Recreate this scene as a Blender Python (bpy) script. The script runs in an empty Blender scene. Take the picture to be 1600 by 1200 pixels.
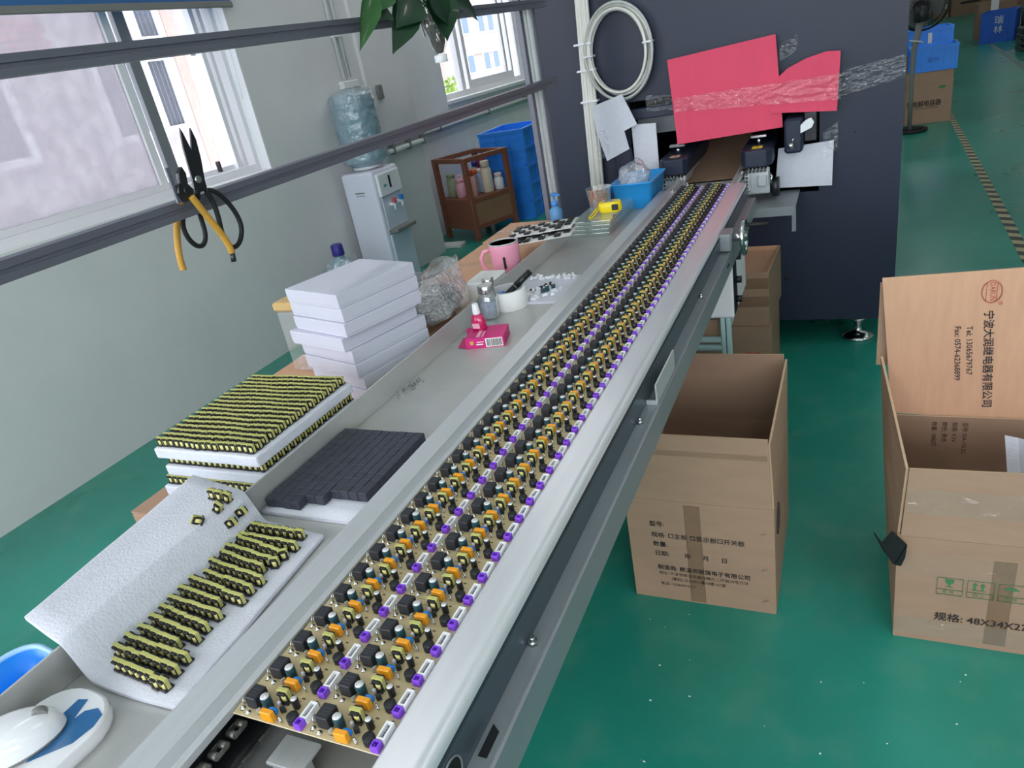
import bpy, math, random
from mathutils import Matrix, Vector, Euler, noise
random.seed(7)
SC = bpy.context.scene
COL = SC.collection
PI = math.pi

# ------------------------------------------------------------------ camera, world, lights, exposure
CAMPOS = Vector((0.0, 0.0, 1.33))
WR = ((0.90628894, 0.38575337, -0.17272724), (0.02173035, -0.45065478, -0.89243378), (-0.42209969, 0.80504944, -0.416806))
cam_data = bpy.data.cameras.new('camera')
cam_data.sensor_width = 36.0
cam_data.lens = 36.0 * 1110.0 / 1600.0
cam_data.clip_start = 0.01
cam_data.clip_end = 300
cam = bpy.data.objects.new('camera', cam_data)
COL.objects.link(cam)
rx, ry, rz_ = Vector(WR[0]), -Vector(WR[1]), -Vector(WR[2])
cam.matrix_world = Matrix(((rx.x, ry.x, rz_.x, CAMPOS.x), (rx.y, ry.y, rz_.y, CAMPOS.y), (rx.z, ry.z, rz_.z, CAMPOS.z), (0, 0, 0, 1)))
SC.camera = cam

world = bpy.data.worlds.new('world')
SC.world = world
world.use_nodes = True
wn = world.node_tree.nodes
wbg = wn['Background']
wbg.inputs['Color'].default_value = (0.86, 0.93, 1.0, 1)
wbg.inputs['Strength'].default_value = 7.0

SC.view_settings.view_transform = 'Standard'
SC.view_settings.look = 'None'
SC.view_settings.gamma = 1.0
SC.view_settings.use_curve_mapping = False
SC.view_settings.exposure = -0.36


def area(name, loc, rot, sx, sy, power, col=(1, 1, 1)):
    d = bpy.data.lights.new(name, 'AREA')
    d.shape = 'RECTANGLE'
    d.size, d.size_y = sx, sy
    d.energy = power
    d.color = col
    o = bpy.data.objects.new(name, d)
    o.location = loc
    o.rotation_euler = rot
    COL.objects.link(o)
    return o


# daylight entering through the window openings of the left wall (the next one along the left wall and the band behind the camera)
area('window_daylight', (-3.00, -1.55, 1.75), (0, -PI / 2, 0), 1.5, 2.4, 80, (0.96, 0.95, 1.0))
area('window_daylight', (1.5, -3.1, 1.9), (PI / 2, 0, 0), 6.0, 1.5, 26, (0.97, 0.955, 1.0))
# fluorescent ceiling fixtures of the hall; last one added to brighten the blue crates
LAMPS = [(x, y) for x in (-1.6, 1.1, 3.9) for y in (-1.6, 1.2, 4.2, 7.4, 11.0, 15.0, 20.0, 25.0)] + [(-2.3, 5.8)]
LAMP_POWER = 8.0


# ------------------------------------------------------------------ materials
def lin(c):
    return tuple(((x / 255.0) / 12.92 if x / 255.0 <= 0.04045 else ((x / 255.0 + 0.055) / 1.055) ** 2.4) for x in c[:3])


MATS = {}


def mat(name, col, rough=0.6, metal=0.0, var=0.0, vscale=20.0, bump=0.0, bscale=200.0, alpha=1.0, trans=0.0, spec=0.5,
        coat=0.0, stretch=(1, 1, 1), col2=None, emit=0.0, ior=1.45, sheen=0.0, sub=0.0, coords='Object'):
    if name in MATS:
        return MATS[name]
    m = bpy.data.materials.new(name)
    m.use_nodes = True
    nt = m.node_tree
    b = nt.nodes['Principled BSDF']
    c = lin(col)
    b.inputs['Base Color'].default_value = (*c, 1)
    b.inputs['Roughness'].default_value = rough
    b.inputs['Metallic'].default_value = metal
    b.inputs['Alpha'].default_value = alpha
    b.inputs['Transmission Weight'].default_value = trans
    b.inputs['Specular IOR Level'].default_value = spec
    b.inputs['Coat Weight'].default_value = coat
    b.inputs['IOR'].default_value = ior
    b.inputs['Subsurface Weight'].default_value = sub
    if sub:
        b.inputs['Subsurface Radius'].default_value = (0.01, 0.01, 0.01)
    if emit:
        b.inputs['Emission Color'].default_value = (*c, 1)
        b.inputs['Emission Strength'].default_value = emit
    if var or bump:
        tc = nt.nodes.new('ShaderNodeTexCoord')
        mp = nt.nodes.new('ShaderNodeMapping')
        mp.inputs['Scale'].default_value = stretch
        nt.links.new(tc.outputs[coords], mp.inputs['Vector'])
        if var:
            n = nt.nodes.new('ShaderNodeTexNoise')
            n.inputs['Scale'].default_value = vscale
            n.inputs['Detail'].default_value = 6
            n.inputs['Roughness'].default_value = 0.65
            nt.links.new(mp.outputs[0], n.inputs['Vector'])
            r = nt.nodes.new('ShaderNodeValToRGB')
            r.color_ramp.elements[0].position = 0.32
            r.color_ramp.elements[1].position = 0.68
            if col2:
                c2 = lin(col2)
                r.color_ramp.elements[0].color = (*c2, 1)
                r.color_ramp.elements[1].color = (*c, 1)
            else:
                r.color_ramp.elements[0].color = (*[x * (1 - var) for x in c], 1)
                r.color_ramp.elements[1].color = (*[min(1, x * (1 + var)) for x in c], 1)
            nt.links.new(n.outputs['Fac'], r.inputs['Fac'])
            nt.links.new(r.outputs[0], b.inputs['Base Color'])
        if bump:
            n2 = nt.nodes.new('ShaderNodeTexNoise')
            n2.inputs['Scale'].default_value = bscale
            n2.inputs['Detail'].default_value = 4
            nt.links.new(mp.outputs[0], n2.inputs['Vector'])
            bp = nt.nodes.new('ShaderNodeBump')
            bp.inputs['Strength'].default_value = bump
            bp.inputs['Distance'].default_value = 0.002
            nt.links.new(n2.outputs['Fac'], bp.inputs['Height'])
            nt.links.new(bp.outputs[0], b.inputs['Normal'])
    MATS[name] = m
    return m


def thin(name, col, op=0.2, gloss=0.15, rough=0.1, var=0.0, vscale=8.0, bump=0.0, bscale=30.0, translucent=False, gcol=(1, 1, 1)):
    """thin transparent sheet: see-through + tinted body + glossy streaks (fresnel)"""
    if name in MATS:
        return MATS[name]
    m = bpy.data.materials.new(name)
    m.use_nodes = True
    nt = m.node_tree
    nt.nodes.clear()
    out = nt.nodes.new('ShaderNodeOutputMaterial')
    tr = nt.nodes.new('ShaderNodeBsdfTransparent')
    df = nt.nodes.new('ShaderNodeBsdfTranslucent' if translucent else 'ShaderNodeBsdfDiffuse')
    df.inputs['Color'].default_value = (*lin(col), 1)
    gl = nt.nodes.new('ShaderNodeBsdfGlossy')
    gl.inputs['Roughness'].default_value = rough
    gl.inputs['Color'].default_value = (*gcol, 1)
    m1 = nt.nodes.new('ShaderNodeMixShader')
    m1.inputs['Fac'].default_value = op
    nt.links.new(tr.outputs[0], m1.inputs[1])
    nt.links.new(df.outputs[0], m1.inputs[2])
    m2 = nt.nodes.new('ShaderNodeMixShader')
    lw = nt.nodes.new('ShaderNodeLayerWeight')
    lw.inputs['Blend'].default_value = 0.3
    mu = nt.nodes.new('ShaderNodeMath')
    mu.operation = 'MULTIPLY_ADD'
    mu.inputs[1].default_value = gloss * 2
    mu.inputs[2].default_value = gloss * 0.4
    mu.use_clamp = True
    nt.links.new(lw.outputs['Facing'], mu.inputs[0])
    nt.links.new(mu.outputs[0], m2.inputs['Fac'])
    nt.links.new(m1.outputs[0], m2.inputs[1])
    nt.links.new(gl.outputs[0], m2.inputs[2])
    nt.links.new(m2.outputs[0], out.inputs['Surface'])
    tc = nt.nodes.new('ShaderNodeTexCoord')
    if var:
        n = nt.nodes.new('ShaderNodeTexNoise')
        n.inputs['Scale'].default_value = vscale
        n.inputs['Detail'].default_value = 7
        nt.links.new(tc.outputs['Object'], n.inputs['Vector'])
        r = nt.nodes.new('ShaderNodeMapRange')
        r.inputs['From Min'].default_value = 0.3
        r.inputs['From Max'].default_value = 0.7
        r.inputs['To Min'].default_value = max(0, op - var)
        r.inputs['To Max'].default_value = min(1, op + var)
        nt.links.new(n.outputs['Fac'], r.inputs['Value'])
        nt.links.new(r.outputs[0], m1.inputs['Fac'])
    if bump:
        n2 = nt.nodes.new('ShaderNodeTexNoise')
        n2.inputs['Scale'].default_value = bscale
        n2.inputs['Detail'].default_value = 3
        n2.inputs['Distortion'].default_value = 1.5
        nt.links.new(tc.outputs['Object'], n2.inputs['Vector'])
        bp = nt.nodes.new('ShaderNodeBump')
        bp.inputs['Strength'].default_value = bump
        bp.inputs['Distance'].default_value = 0.01
        nt.links.new(n2.outputs['Fac'], bp.inputs['Height'])
        for s in (df, gl):
            nt.links.new(bp.outputs[0], s.inputs['Normal'])
    MATS[name] = m
    return m


M_wall = mat('wall paint', (222, 221, 222), 0.75, var=0.035, vscale=2.5, bump=0.1, bscale=60)
M_wallw = mat('white plaster', (228, 230, 230), 0.7, var=0.03, vscale=4)
M_ceil = mat('ceiling paint', (232, 232, 228), 0.8, var=0.02, vscale=2)
M_machine = mat('navy machine enamel', (36, 43, 63), 0.42, var=0.10, vscale=1.4, bump=0.06, bscale=400)
M_dark = mat('dark interior', (22, 23, 28), 0.7)
M_bar = mat('grey anodised aluminium', (112, 112, 124), 0.42, metal=0.3, var=0.06, vscale=3)
M_alu = mat('brushed aluminium', (205, 208, 211), 0.36, metal=0.45, var=0.05, vscale=6, stretch=(8, 0.6, 8), bump=0.05, bscale=120)
M_aluw = mat('worn light aluminium', (224, 225, 230), 0.36, metal=0.5, var=0.05, vscale=5, stretch=(6, 0.5, 6))
M_steelgrey = mat('grey painted steel', (140, 145, 150), 0.45, metal=0.3, var=0.06, vscale=4)
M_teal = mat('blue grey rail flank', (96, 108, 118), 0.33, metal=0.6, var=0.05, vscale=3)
M_table = mat('grey stainless table', (190, 190, 188), 0.35, metal=0.35, var=0.07, vscale=7, bump=0.05, bscale=60)
M_chrome = mat('bright steel', (205, 205, 205), 0.18, metal=1.0)
M_darksteel = mat('dark steel', (70, 70, 74), 0.4, metal=0.9, var=0.15, vscale=30)
M_chain = mat('oily chain steel', (118, 116, 112), 0.4, metal=0.6, var=0.2, vscale=90)
M_black = mat('black plastic', (30, 31, 35), 0.4, var=0.1, vscale=60)
M_relay = mat('black relay plastic', (38, 40, 46), 0.5, var=0.12, vscale=200)
M_relay2 = mat('charcoal relay underside', (56, 58, 69), 0.5, var=0.16, vscale=35)
M_pcb = mat('tan circuit board', (196, 178, 138), 0.5, var=0.07, vscale=40)
M_pcbedge = mat('board edge', (226, 214, 178), 0.6)
M_silk = mat('dark silkscreen', (88, 74, 60), 0.6)
M_white = mat('white plastic', (236, 236, 240), 0.35)
M_whiteb = mat('white card', (202, 202, 216), 0.55, var=0.015, vscale=6)
M_purple = mat('purple connector', (140, 78, 226), 0.4)
M_yellowc = mat('amber film capacitor', (240, 160, 36), 0.35)
M_bluec = mat('blue disc capacitor', (36, 128, 214), 0.3)
M_capg = mat('dark teal capacitor sleeve', (38, 72, 80), 0.25)
M_capk = mat('black capacitor sleeve', (28, 30, 34), 0.25)
M_captop = mat('aluminium capacitor top', (226, 226, 226), 0.3, metal=0.4)
M_tape = mat('olive yellow core tape', (186, 184, 108), 0.4, var=0.08, vscale=150)
M_wind = mat('pale yellow winding', (238, 228, 150), 0.5)
M_foam = mat('white epe foam', (212, 213, 224), 0.8, var=0.03, vscale=60, bump=0.6, bscale=260, sub=0.0)
M_pinkfoam = mat('pink antistatic foam', (226, 78, 108), 0.75, var=0.06, vscale=6, stretch=(1, 1, 0.2), bump=0.6, bscale=260)
M_carton = mat('brown corrugated card', (172, 138, 115), 0.75, var=0.05, vscale=8, stretch=(1, 1, 4), bump=0.12, bscale=90)
M_cartond = mat('dull brown corrugated card', (156, 126, 105), 0.75, var=0.05, vscale=8, stretch=(1, 1, 4), bump=0.12, bscale=90)
M_cartonp = mat('pinkish corrugated card', (206, 160, 130), 0.75, var=0.05, vscale=9, stretch=(6, 1, 1), bump=0.12, bscale=90)
M_cartone = mat('card edge', (196, 166, 136), 0.8)
M_ink = mat('black print', (52, 46, 46), 0.7)
M_inkr = mat('red print', (186, 84, 68), 0.7)
M_inkg = mat('green print', (70, 128, 84), 0.7)
M_inkw = mat('white print', (220, 226, 234), 0.6)
M_brtape = None
M_ctape = thin('clear tape', (220, 210, 200), op=0.03, gloss=0.05, rough=0.12, bump=0.6, bscale=40)
M_brtape = thin('brown packing tape', (150, 112, 82), op=0.20, gloss=0.04, rough=0.2)
M_film = thin('crinkled clear film', (235, 238, 245), op=0.02, gloss=0.15, rough=0.05, bump=0.8, bscale=24, var=0.02, vscale=30)
M_bag = thin('clear plastic bag', (235, 235, 240), op=0.20, gloss=0.28, rough=0.12, bump=1.0, bscale=38, var=0.12, vscale=22)
M_glass = thin('window glass', (235, 240, 245), op=0.05, gloss=0.08, rough=0.02)
M_dirty = thin('dirty window glass', (176, 174, 180), op=0.70, gloss=0.05, rough=0.2, var=0.07, vscale=14, translucent=True)
M_clear = thin('clear acrylic', (196, 220, 214), op=0.30, gloss=0.25, rough=0.06)
M_jar = thin('clear jar glass', (225, 232, 236), op=0.12, gloss=0.4, rough=0.04)
M_pet = thin('thin bottle plastic', (225, 232, 236), op=0.06, gloss=0.10, rough=0.06)
M_wrap = thin('blue water in crinkled wrap', (150, 178, 192), op=0.82, gloss=0.22, rough=0.14, bump=1.0, bscale=20, var=0.12, vscale=14)
M_bluebin = mat('sky blue plastic bin', (38, 150, 220), 0.35)
M_bluecrate = mat('royal blue plastic crate', (52, 148, 255), 0.4, var=0.05, vscale=4)
M_bluecrate2 = mat('deep blue plastic crate', (30, 96, 206), 0.4, var=0.05, vscale=4)
M_blind = mat('blue roller blind', (56, 104, 158), 0.7, var=0.04, vscale=20)
M_grey = mat('mid grey plastic', (128, 128, 126), 0.5)
M_wood = mat('reddish brown wood', (138, 86, 66), 0.45, var=0.18, vscale=9, stretch=(1, 1, 8))
M_woodp = mat('brown plywood panel', (156, 118, 90), 0.55, var=0.10, vscale=7, stretch=(8, 1, 1))
M_pinkmug = mat('pink enamel mug', (238, 160, 186), 0.3)
M_pinkd = mat('pink lacquer', (226, 170, 186), 0.4)
M_sage = mat('sage green steel', (150, 160, 130), 0.45, var=0.1, vscale=60)
M_cream = mat('cream plastic', (226, 210, 188), 0.45)
M_redc = mat('red cap plastic', (206, 40, 56), 0.4)
M_magenta = mat('magenta print carton', (206, 40, 120), 0.4, var=0.10, vscale=22)
M_magentad = mat('inner magenta card', (130, 24, 74), 0.6)
M_yellow = mat('yellow plastic shell', (240, 212, 24), 0.35)
M_ochre = mat('ochre dipped grip', (196, 146, 56), 0.5, var=0.10, vscale=60)
M_navycap = mat('violet blue cap', (56, 50, 140), 0.4)
M_disp = mat('white dispenser plastic', (226, 228, 242), 0.35, var=0.01, vscale=4)
M_dispb = mat('pale blue dispenser front', (206, 218, 234), 0.35)
M_mint = mat('mint painted steel', (186, 212, 214), 0.45, var=0.03, vscale=6)
M_leaf = mat('dark green leaf', (26, 58, 36), 0.35, var=0.25, vscale=18, coat=0.2)
M_leafl = mat('mid green leaf', (44, 90, 42), 0.35, var=0.25, vscale=18, coat=0.2)
M_root = mat('dark roots', (54, 46, 34), 0.7, var=0.3, vscale=80)
M_cable = mat('white cable', (226, 224, 216), 0.45)
M_cableg = mat('pale grey cable', (188, 190, 186), 0.45)
M_rubber = mat('black rubber', (26, 26, 28), 0.6)
M_screenfilm = mat('blue protective film', (58, 112, 164), 0.18, var=0.10, vscale=40, coat=0.6)
M_shell = mat('glossy white shell', (232, 232, 236), 0.15, coat=0.6)
M_hazy = mat('faded yellow tape', (176, 168, 132), 0.6, var=0.12, vscale=12)
M_hazk = mat('faded black tape', (66, 72, 70), 0.6, var=0.12, vscale=12)
M_lampm = mat('lamp tube', (255, 252, 245), 0.5, emit=6.0)
M_facade = mat('pale facade render', (206, 200, 202), 0.85, var=0.12, vscale=1.6, col2=(176, 166, 168))
M_brick = mat('old red brick', (190, 120, 110), 0.85, var=0.12, vscale=20)
M_stain = mat('red iron stain', (206, 168, 160), 0.85, var=0.15, vscale=4)
M_bluewin = mat('blue window glass', (66, 92, 140), 0.3)
M_greywin = mat('dull grey window', (96, 98, 112), 0.3)
M_tree = mat('yellow green foliage', (112, 142, 34), 0.7, var=0.35, vscale=5)
M_paper = mat('white paper', (236, 236, 234), 0.7)
M_thread = mat('silver thread', (196, 196, 200), 0.25, metal=1.0)

# green epoxy floor with scuffs
M_floor = mat('green epoxy floor', (40, 134, 108), 0.26, spec=0.75)
nt = M_floor.node_tree
b = nt.nodes['Principled BSDF']
tc = nt.nodes.new('ShaderNodeTexCoord')
n1 = nt.nodes.new('ShaderNodeTexNoise'); n1.inputs['Scale'].default_value = 1.3; n1.inputs['Detail'].default_value = 5; n1.inputs['Roughness'].default_value = 0.55
n2 = nt.nodes.new('ShaderNodeTexNoise'); n2.inputs['Scale'].default_value = 9.0; n2.inputs['Detail'].default_value = 8
nt.links.new(tc.outputs['Object'], n1.inputs['Vector']); nt.links.new(tc.outputs['Object'], n2.inputs['Vector'])
r1 = nt.nodes.new('ShaderNodeValToRGB')
r1.color_ramp.elements[0].position = 0.3; r1.color_ramp.elements[0].color = (*lin((26, 126, 110)), 1)
r1.color_ramp.elements[1].position = 0.72; r1.color_ramp.elements[1].color = (*lin((44, 156, 138)), 1)
nt.links.new(n1.outputs['Fac'], r1.inputs['Fac'])
mx = nt.nodes.new('ShaderNodeMix'); mx.data_type = 'RGBA'
r2 = nt.nodes.new('ShaderNodeMapRange'); r2.inputs['From Min'].default_value = 0.50; r2.inputs['From Max'].default_value = 0.78; r2.inputs['To Max'].default_value = 0.45
nt.links.new(n2.outputs['Fac'], r2.inputs['Value']); nt.links.new(r2.outputs[0], mx.inputs['Factor'])
nt.links.new(r1.outputs[0], mx.inputs[6]); mx.inputs[7].default_value = (*lin((96, 156, 138)), 1)
nt.links.new(mx.outputs[2], b.inputs['Base Color'])
r3 = nt.nodes.new('ShaderNodeMapRange'); r3.inputs['To Min'].default_value = 0.18; r3.inputs['To Max'].default_value = 0.42
nt.links.new(n1.outputs['Fac'], r3.inputs['Value']); nt.links.new(r3.outputs[0], b.inputs['Roughness'])


# ------------------------------------------------------------------ mesh helpers
def wm(o):
    m = Matrix.LocRotScale(o.location, o.rotation_euler, o.scale)
    return wm(o.parent) @ m if o.parent else m


class MB:
    def __init__(self):
        self.v, self.f, self.m, self.s = [], [], [], []

    def add(self, vs, fs, mi=0, smooth=False):
        n = len(self.v)
        self.v.extend([Vector(p) for p in vs])
        for f in fs:
            self.f.append([i + n for i in f]); self.m.append(mi); self.s.append(smooth)
        return self

    def box(self, a, b, mi=0):
        x0, y0, z0 = a; x1, y1, z1 = b
        return self.add([(x0, y0, z0), (x1, y0, z0), (x1, y1, z0), (x0, y1, z0), (x0, y0, z1), (x1, y0, z1), (x1, y1, z1), (x0, y1, z1)],
                        [(0, 3, 2, 1), (4, 5, 6, 7), (0, 1, 5, 4), (1, 2, 6, 5), (2, 3, 7, 6), (3, 0, 4, 7)], mi)

    def cbox(self, a, b, c, mi=0):
        lo, hi = Vector(a), Vector(b)
        vs, idx = [], {}
        for sx in (0, 1):
            for sy in (0, 1):
                for sz in (0, 1):
                    p = Vector((hi.x if sx else lo.x, hi.y if sy else lo.y, hi.z if sz else lo.z))
                    d = Vector((-c if sx else c, -c if sy else c, -c if sz else c))
                    for ax in range(3):
                        q = p.copy()
                        for k in range(3):
                            if k != ax:
                                q[k] += d[k]
                        idx[(sx, sy, sz, ax)] = len(vs); vs.append(q)
        fs = []
        ctr = (lo + hi) / 2
        for ax in range(3):
            o = [k for k in range(3) if k != ax]
            for s in (0, 1):
                r = []
                for u, w in ((0, 0), (1, 0), (1, 1), (0, 1)):
                    k = [0, 0, 0]; k[ax] = s; k[o[0]] = u; k[o[1]] = w
                    r.append(idx[(*k, ax)])
                fs.append(r)
            for u in (0, 1):
                for w in (0, 1):
                    k0 = [0, 0, 0]; k1 = [0, 0, 0]
                    k0[ax] = 0; k1[ax] = 1
                    for k in (k0, k1):
                        k[o[0]] = u; k[o[1]] = w
                    fs.append([idx[(*k0, o[0])], idx[(*k1, o[0])], idx[(*k1, o[1])], idx[(*k0, o[1])]])
        for sx in (0, 1):
            for sy in (0, 1):
                for sz in (0, 1):
                    fs.append([idx[(sx, sy, sz, 0)], idx[(sx, sy, sz, 1)], idx[(sx, sy, sz, 2)]])
        out = []
        for f in fs:
            p = [vs[i] for i in f]
            nrm = (p[1] - p[0]).cross(p[2] - p[0])
            cc = sum(p, Vector()) / len(p) - ctr
            out.append(f if nrm.dot(cc) > 0 else f[::-1])
        return self.add(vs, out, mi)

    def cyl(self, p0, p1, r0, r1=None, n=16, mi=0, caps=True, smooth=True, mcap=None):
        p0, p1 = Vector(p0), Vector(p1)
        r1 = r0 if r1 is None else r1
        d = (p1 - p0).normalized()
        u = d.orthogonal().normalized(); w = d.cross(u)
        vs = []
        for p, r in ((p0, r0), (p1, r1)):
            for k in range(n):
                a = 2 * PI * k / n
                vs.append(p + (u * math.cos(a) + w * math.sin(a)) * r)
        self.add(vs, [(k, (k + 1) % n, n + (k + 1) % n, n + k) for k in range(n)], mi, smooth)
        if caps:
            nn = len(self.v) - 2 * n
            mc = mi if mcap is None else mcap
            self.f.append([nn + k for k in range(n)][::-1]); self.m.append(mi); self.s.append(False)
            self.f.append([nn + n + k for k in range(n)]); self.m.append(mc); self.s.append(False)
        return self

    def lathe(self, prof, n=24, c=(0, 0, 0), mi=0, smooth=True, sx=1.0, sy=1.0):
        c = Vector(c)
        vs = []
        for r, z in prof:
            for k in range(n):
                a = 2 * PI * k / n
                vs.append(c + Vector((r * math.cos(a) * sx, r * math.sin(a) * sy, z)))
        fs = []
        for i in range(len(prof) - 1):
            for k in range(n):
                k2 = (k + 1) % n
                fs.append((i * n + k, i * n + k2, (i + 1) * n + k2, (i + 1) * n + k))
        self.add(vs, fs, mi, smooth)
        base = len(self.v) - len(vs)
        if prof[0][0] > 1e-5:
            self.f.append([base + k for k in range(n)][::-1]); self.m.append(mi); self.s.append(False)
        if prof[-1][0] > 1e-5:
            self.f.append([base + (len(prof) - 1) * n + k for k in range(n)]); self.m.append(mi); self.s.append(False)
        return self

    def tube(self, pts, r, n=8, mi=0, closed=False, caps=True):
        pts = [Vector(p) for p in pts]
        rs = r if isinstance(r, (list, tuple)) else [r] * len(pts)
        N = len(pts)
        vs = []
        up = None
        for i, p in enumerate(pts):
            a = pts[i - 1] if (i > 0 or closed) else p
            bb = pts[(i + 1) % N] if (i < N - 1 or closed) else p
            t = (bb - a).normalized()
            if up is None:
                up = t.orthogonal().normalized()
            u = (up - t * up.dot(t))
            u = u.normalized() if u.length > 1e-6 else t.orthogonal().normalized()
            up = u
            w = t.cross(u)
            for k in range(n):
                an = 2 * PI * k / n
                vs.append(p + (u * math.cos(an) + w * math.sin(an)) * rs[i])
        fs = []
        for i in range(N if closed else N - 1):
            j = (i + 1) % N
            for k in range(n):
                k2 = (k + 1) % n
                fs.append((i * n + k, i * n + k2, j * n + k2, j * n + k))
        if caps and not closed:
            fs.append(tuple(range(n))[::-1]); fs.append(tuple((N - 1) * n + k for k in range(n)))
        return self.add(vs, fs, mi, True)

    def slab(self, p4, t, mi=0, me=None):
        p = [Vector(q) for q in p4]
        nrm = (p[1] - p[0]).cross(p[3] - p[0]).normalized() * t
        vs = p + [q - nrm for q in p]
        self.add(vs, [(0, 1, 2, 3), (7, 6, 5, 4)], mi)
        n = len(self.v) - 8
        for k in range(4):
            k2 = (k + 1) % 4
            self.f.append([n + k, n + 4 + k, n + 4 + k2, n + k2]); self.m.append(mi if me is None else me); self.s.append(False)
        return self

    def poly(self, pts, d, mi=0):
        """extrude a planar polygon (3d points) by vector d"""
        p = [Vector(q) for q in pts]; d = Vector(d); n = len(p)
        fs = [tuple(range(n))[::-1], tuple(range(n, 2 * n))] + [(k, (k + 1) % n, n + (k + 1) % n, n + k) for k in range(n)]
        return self.add(p + [q + d for q in p], fs, mi)

    def sheet(self, nx, ny, fn, t, mi=0, smooth=True):
        """closed sheet: fn(u,v)->point of the top side, thickness t straight down"""
        top = [[Vector(fn(i / nx, j / ny)) for i in range(nx + 1)] for j in range(ny + 1)]
        vs = [p for r in top for p in r]
        N = len(vs)
        vs += [p - Vector((0, 0, t)) for p in vs]
        W = nx + 1
        fs = []
        for j in range(ny):
            for i in range(nx):
                a = j * W + i
                fs.append((a, a + 1, a + W + 1, a + W)); fs.append((N + a, N + a + W, N + a + W + 1, N + a + 1))
        rim = [i for i in range(W)] + [j * W + nx for j in range(1, ny + 1)] + [ny * W + i for i in range(nx - 1, -1, -1)] + [j * W for j in range(ny - 1, 0, -1)]
        self.add(vs, fs, mi, smooth)
        n0 = len(self.v) - len(vs)
        for k in range(len(rim)):
            a, b2 = rim[k], rim[(k + 1) % len(rim)]
            self.f.append([n0 + a, n0 + N + a, n0 + N + b2, n0 + b2]); self.m.append(mi); self.s.append(False)
        return self

    def move(self, M):
        self.v = [M @ p for p in self.v]
        return self

    def mesh(self, name, mats):
        me = bpy.data.meshes.new(name)
        me.from_pydata([tuple(p) for p in self.v], [], self.f)
        for m_ in (mats if isinstance(mats, (list, tuple)) else [mats]):
            me.materials.append(m_)
        me.polygons.foreach_set('material_index', self.m)
        me.polygons.foreach_set('use_smooth', self.s)
        me.update()
        return me

    def build(self, name, mats, parent=None, origin=None, label=None, cat=None, group=None, kind=None):
        """verts are in WORLD coordinates"""
        if parent is not None:
            self.move(wm(parent).inverted())
        elif origin is None and self.v:
            xs = [p.x for p in self.v]; ys = [p.y for p in self.v]; zs = [p.z for p in self.v]
            origin = Vector(((min(xs) + max(xs)) / 2, (min(ys) + max(ys)) / 2, min(zs)))
        if parent is None:
            self.move(Matrix.Translation(-Vector(origin)))
        o = bpy.data.objects.new(name, self.mesh(name, mats))
        COL.objects.link(o)
        if parent is not None:
            o.parent = parent
        else:
            o.location = origin
        tag(o, label, cat, group, kind)
        return o


def tag(o, label=None, cat=None, group=None, kind=None):
    if label: o['label'] = label
    if cat: o['category'] = cat
    if group: o['group'] = group
    if kind: o['kind'] = kind
    return o


def thing(name, label, cat, loc=(0, 0, 0), rotz=0.0, group=None, kind=None):
    o = bpy.data.objects.new(name, None)
    o.empty_display_size = 0.02
    COL.objects.link(o)
    o.location = loc
    o.rotation_euler = (0, 0, rotz)
    return tag(o, label, cat, group, kind)


def inst(me, name, parent=None, loc=(0, 0, 0), rot=(0, 0, 0), scale=None):
    o = bpy.data.objects.new(name, me)
    COL.objects.link(o)
    if parent is not None:
        o.parent = parent
    o.location = loc
    o.rotation_euler = rot
    if scale:
        o.scale = scale
    return o


def struct(o):
    o['kind'] = 'structure'
    return o


def bevel(o, w=0.003, seg=2):
    m_ = o.modifiers.new('bevel', 'BEVEL')
    m_.width = w; m_.segments = seg; m_.limit_method = 'ANGLE'
    return o


def text(body, size, loc, right, up, m, parent, name='printed_text', align='LEFT', bold=0.0, sx=1.0):
    cu = bpy.data.curves.new(name, 'FONT')
    cu.body = body
    cu.size = size
    cu.align_x = align
    cu.align_y = 'CENTER'
    cu.resolution_u = 2
    o = bpy.data.objects.new(name + '_tmp', cu)
    COL.objects.link(o)
    bpy.context.view_layer.update()
    dg = bpy.context.evaluated_depsgraph_get()
    me = bpy.data.meshes.new_from_object(o.evaluated_get(dg))
    bpy.data.objects.remove(o)
    if bold:
        vs = [v.co.copy() for v in me.vertices]
        fs = [list(p.vertices) for p in me.polygons]
        nv = len(vs)
        av, af = [], []
        for q, (dx, dy) in enumerate(((-bold, 0), (bold, 0), (0, bold), (0, -bold))):
            av += [(v.x + dx, v.y + dy, v.z + 0.00002 * q) for v in vs]
            af += [[i + q * nv for i in f_] for f_ in fs]
        me = bpy.data.meshes.new(name)
        me.from_pydata(av, [], af)
    r = Vector(right).normalized(); u = Vector(up).normalized(); n = r.cross(u)
    Mt = Matrix(((r.x * sx, u.x, n.x, loc[0]), (r.y * sx, u.y, n.y, loc[1]), (r.z * sx, u.z, n.z, loc[2]), (0, 0, 0, 1)))
    if parent is not None:
        Mt = wm(parent).inverted() @ Mt
    me.transform(Mt)
    me.name = name
    me.materials.clear()
    me.materials.append(m)
    p = bpy.data.objects.new(name, me)
    COL.objects.link(p)
    p.parent = parent
    return p


def jit(s):
    return random.uniform(-s, s)

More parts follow.
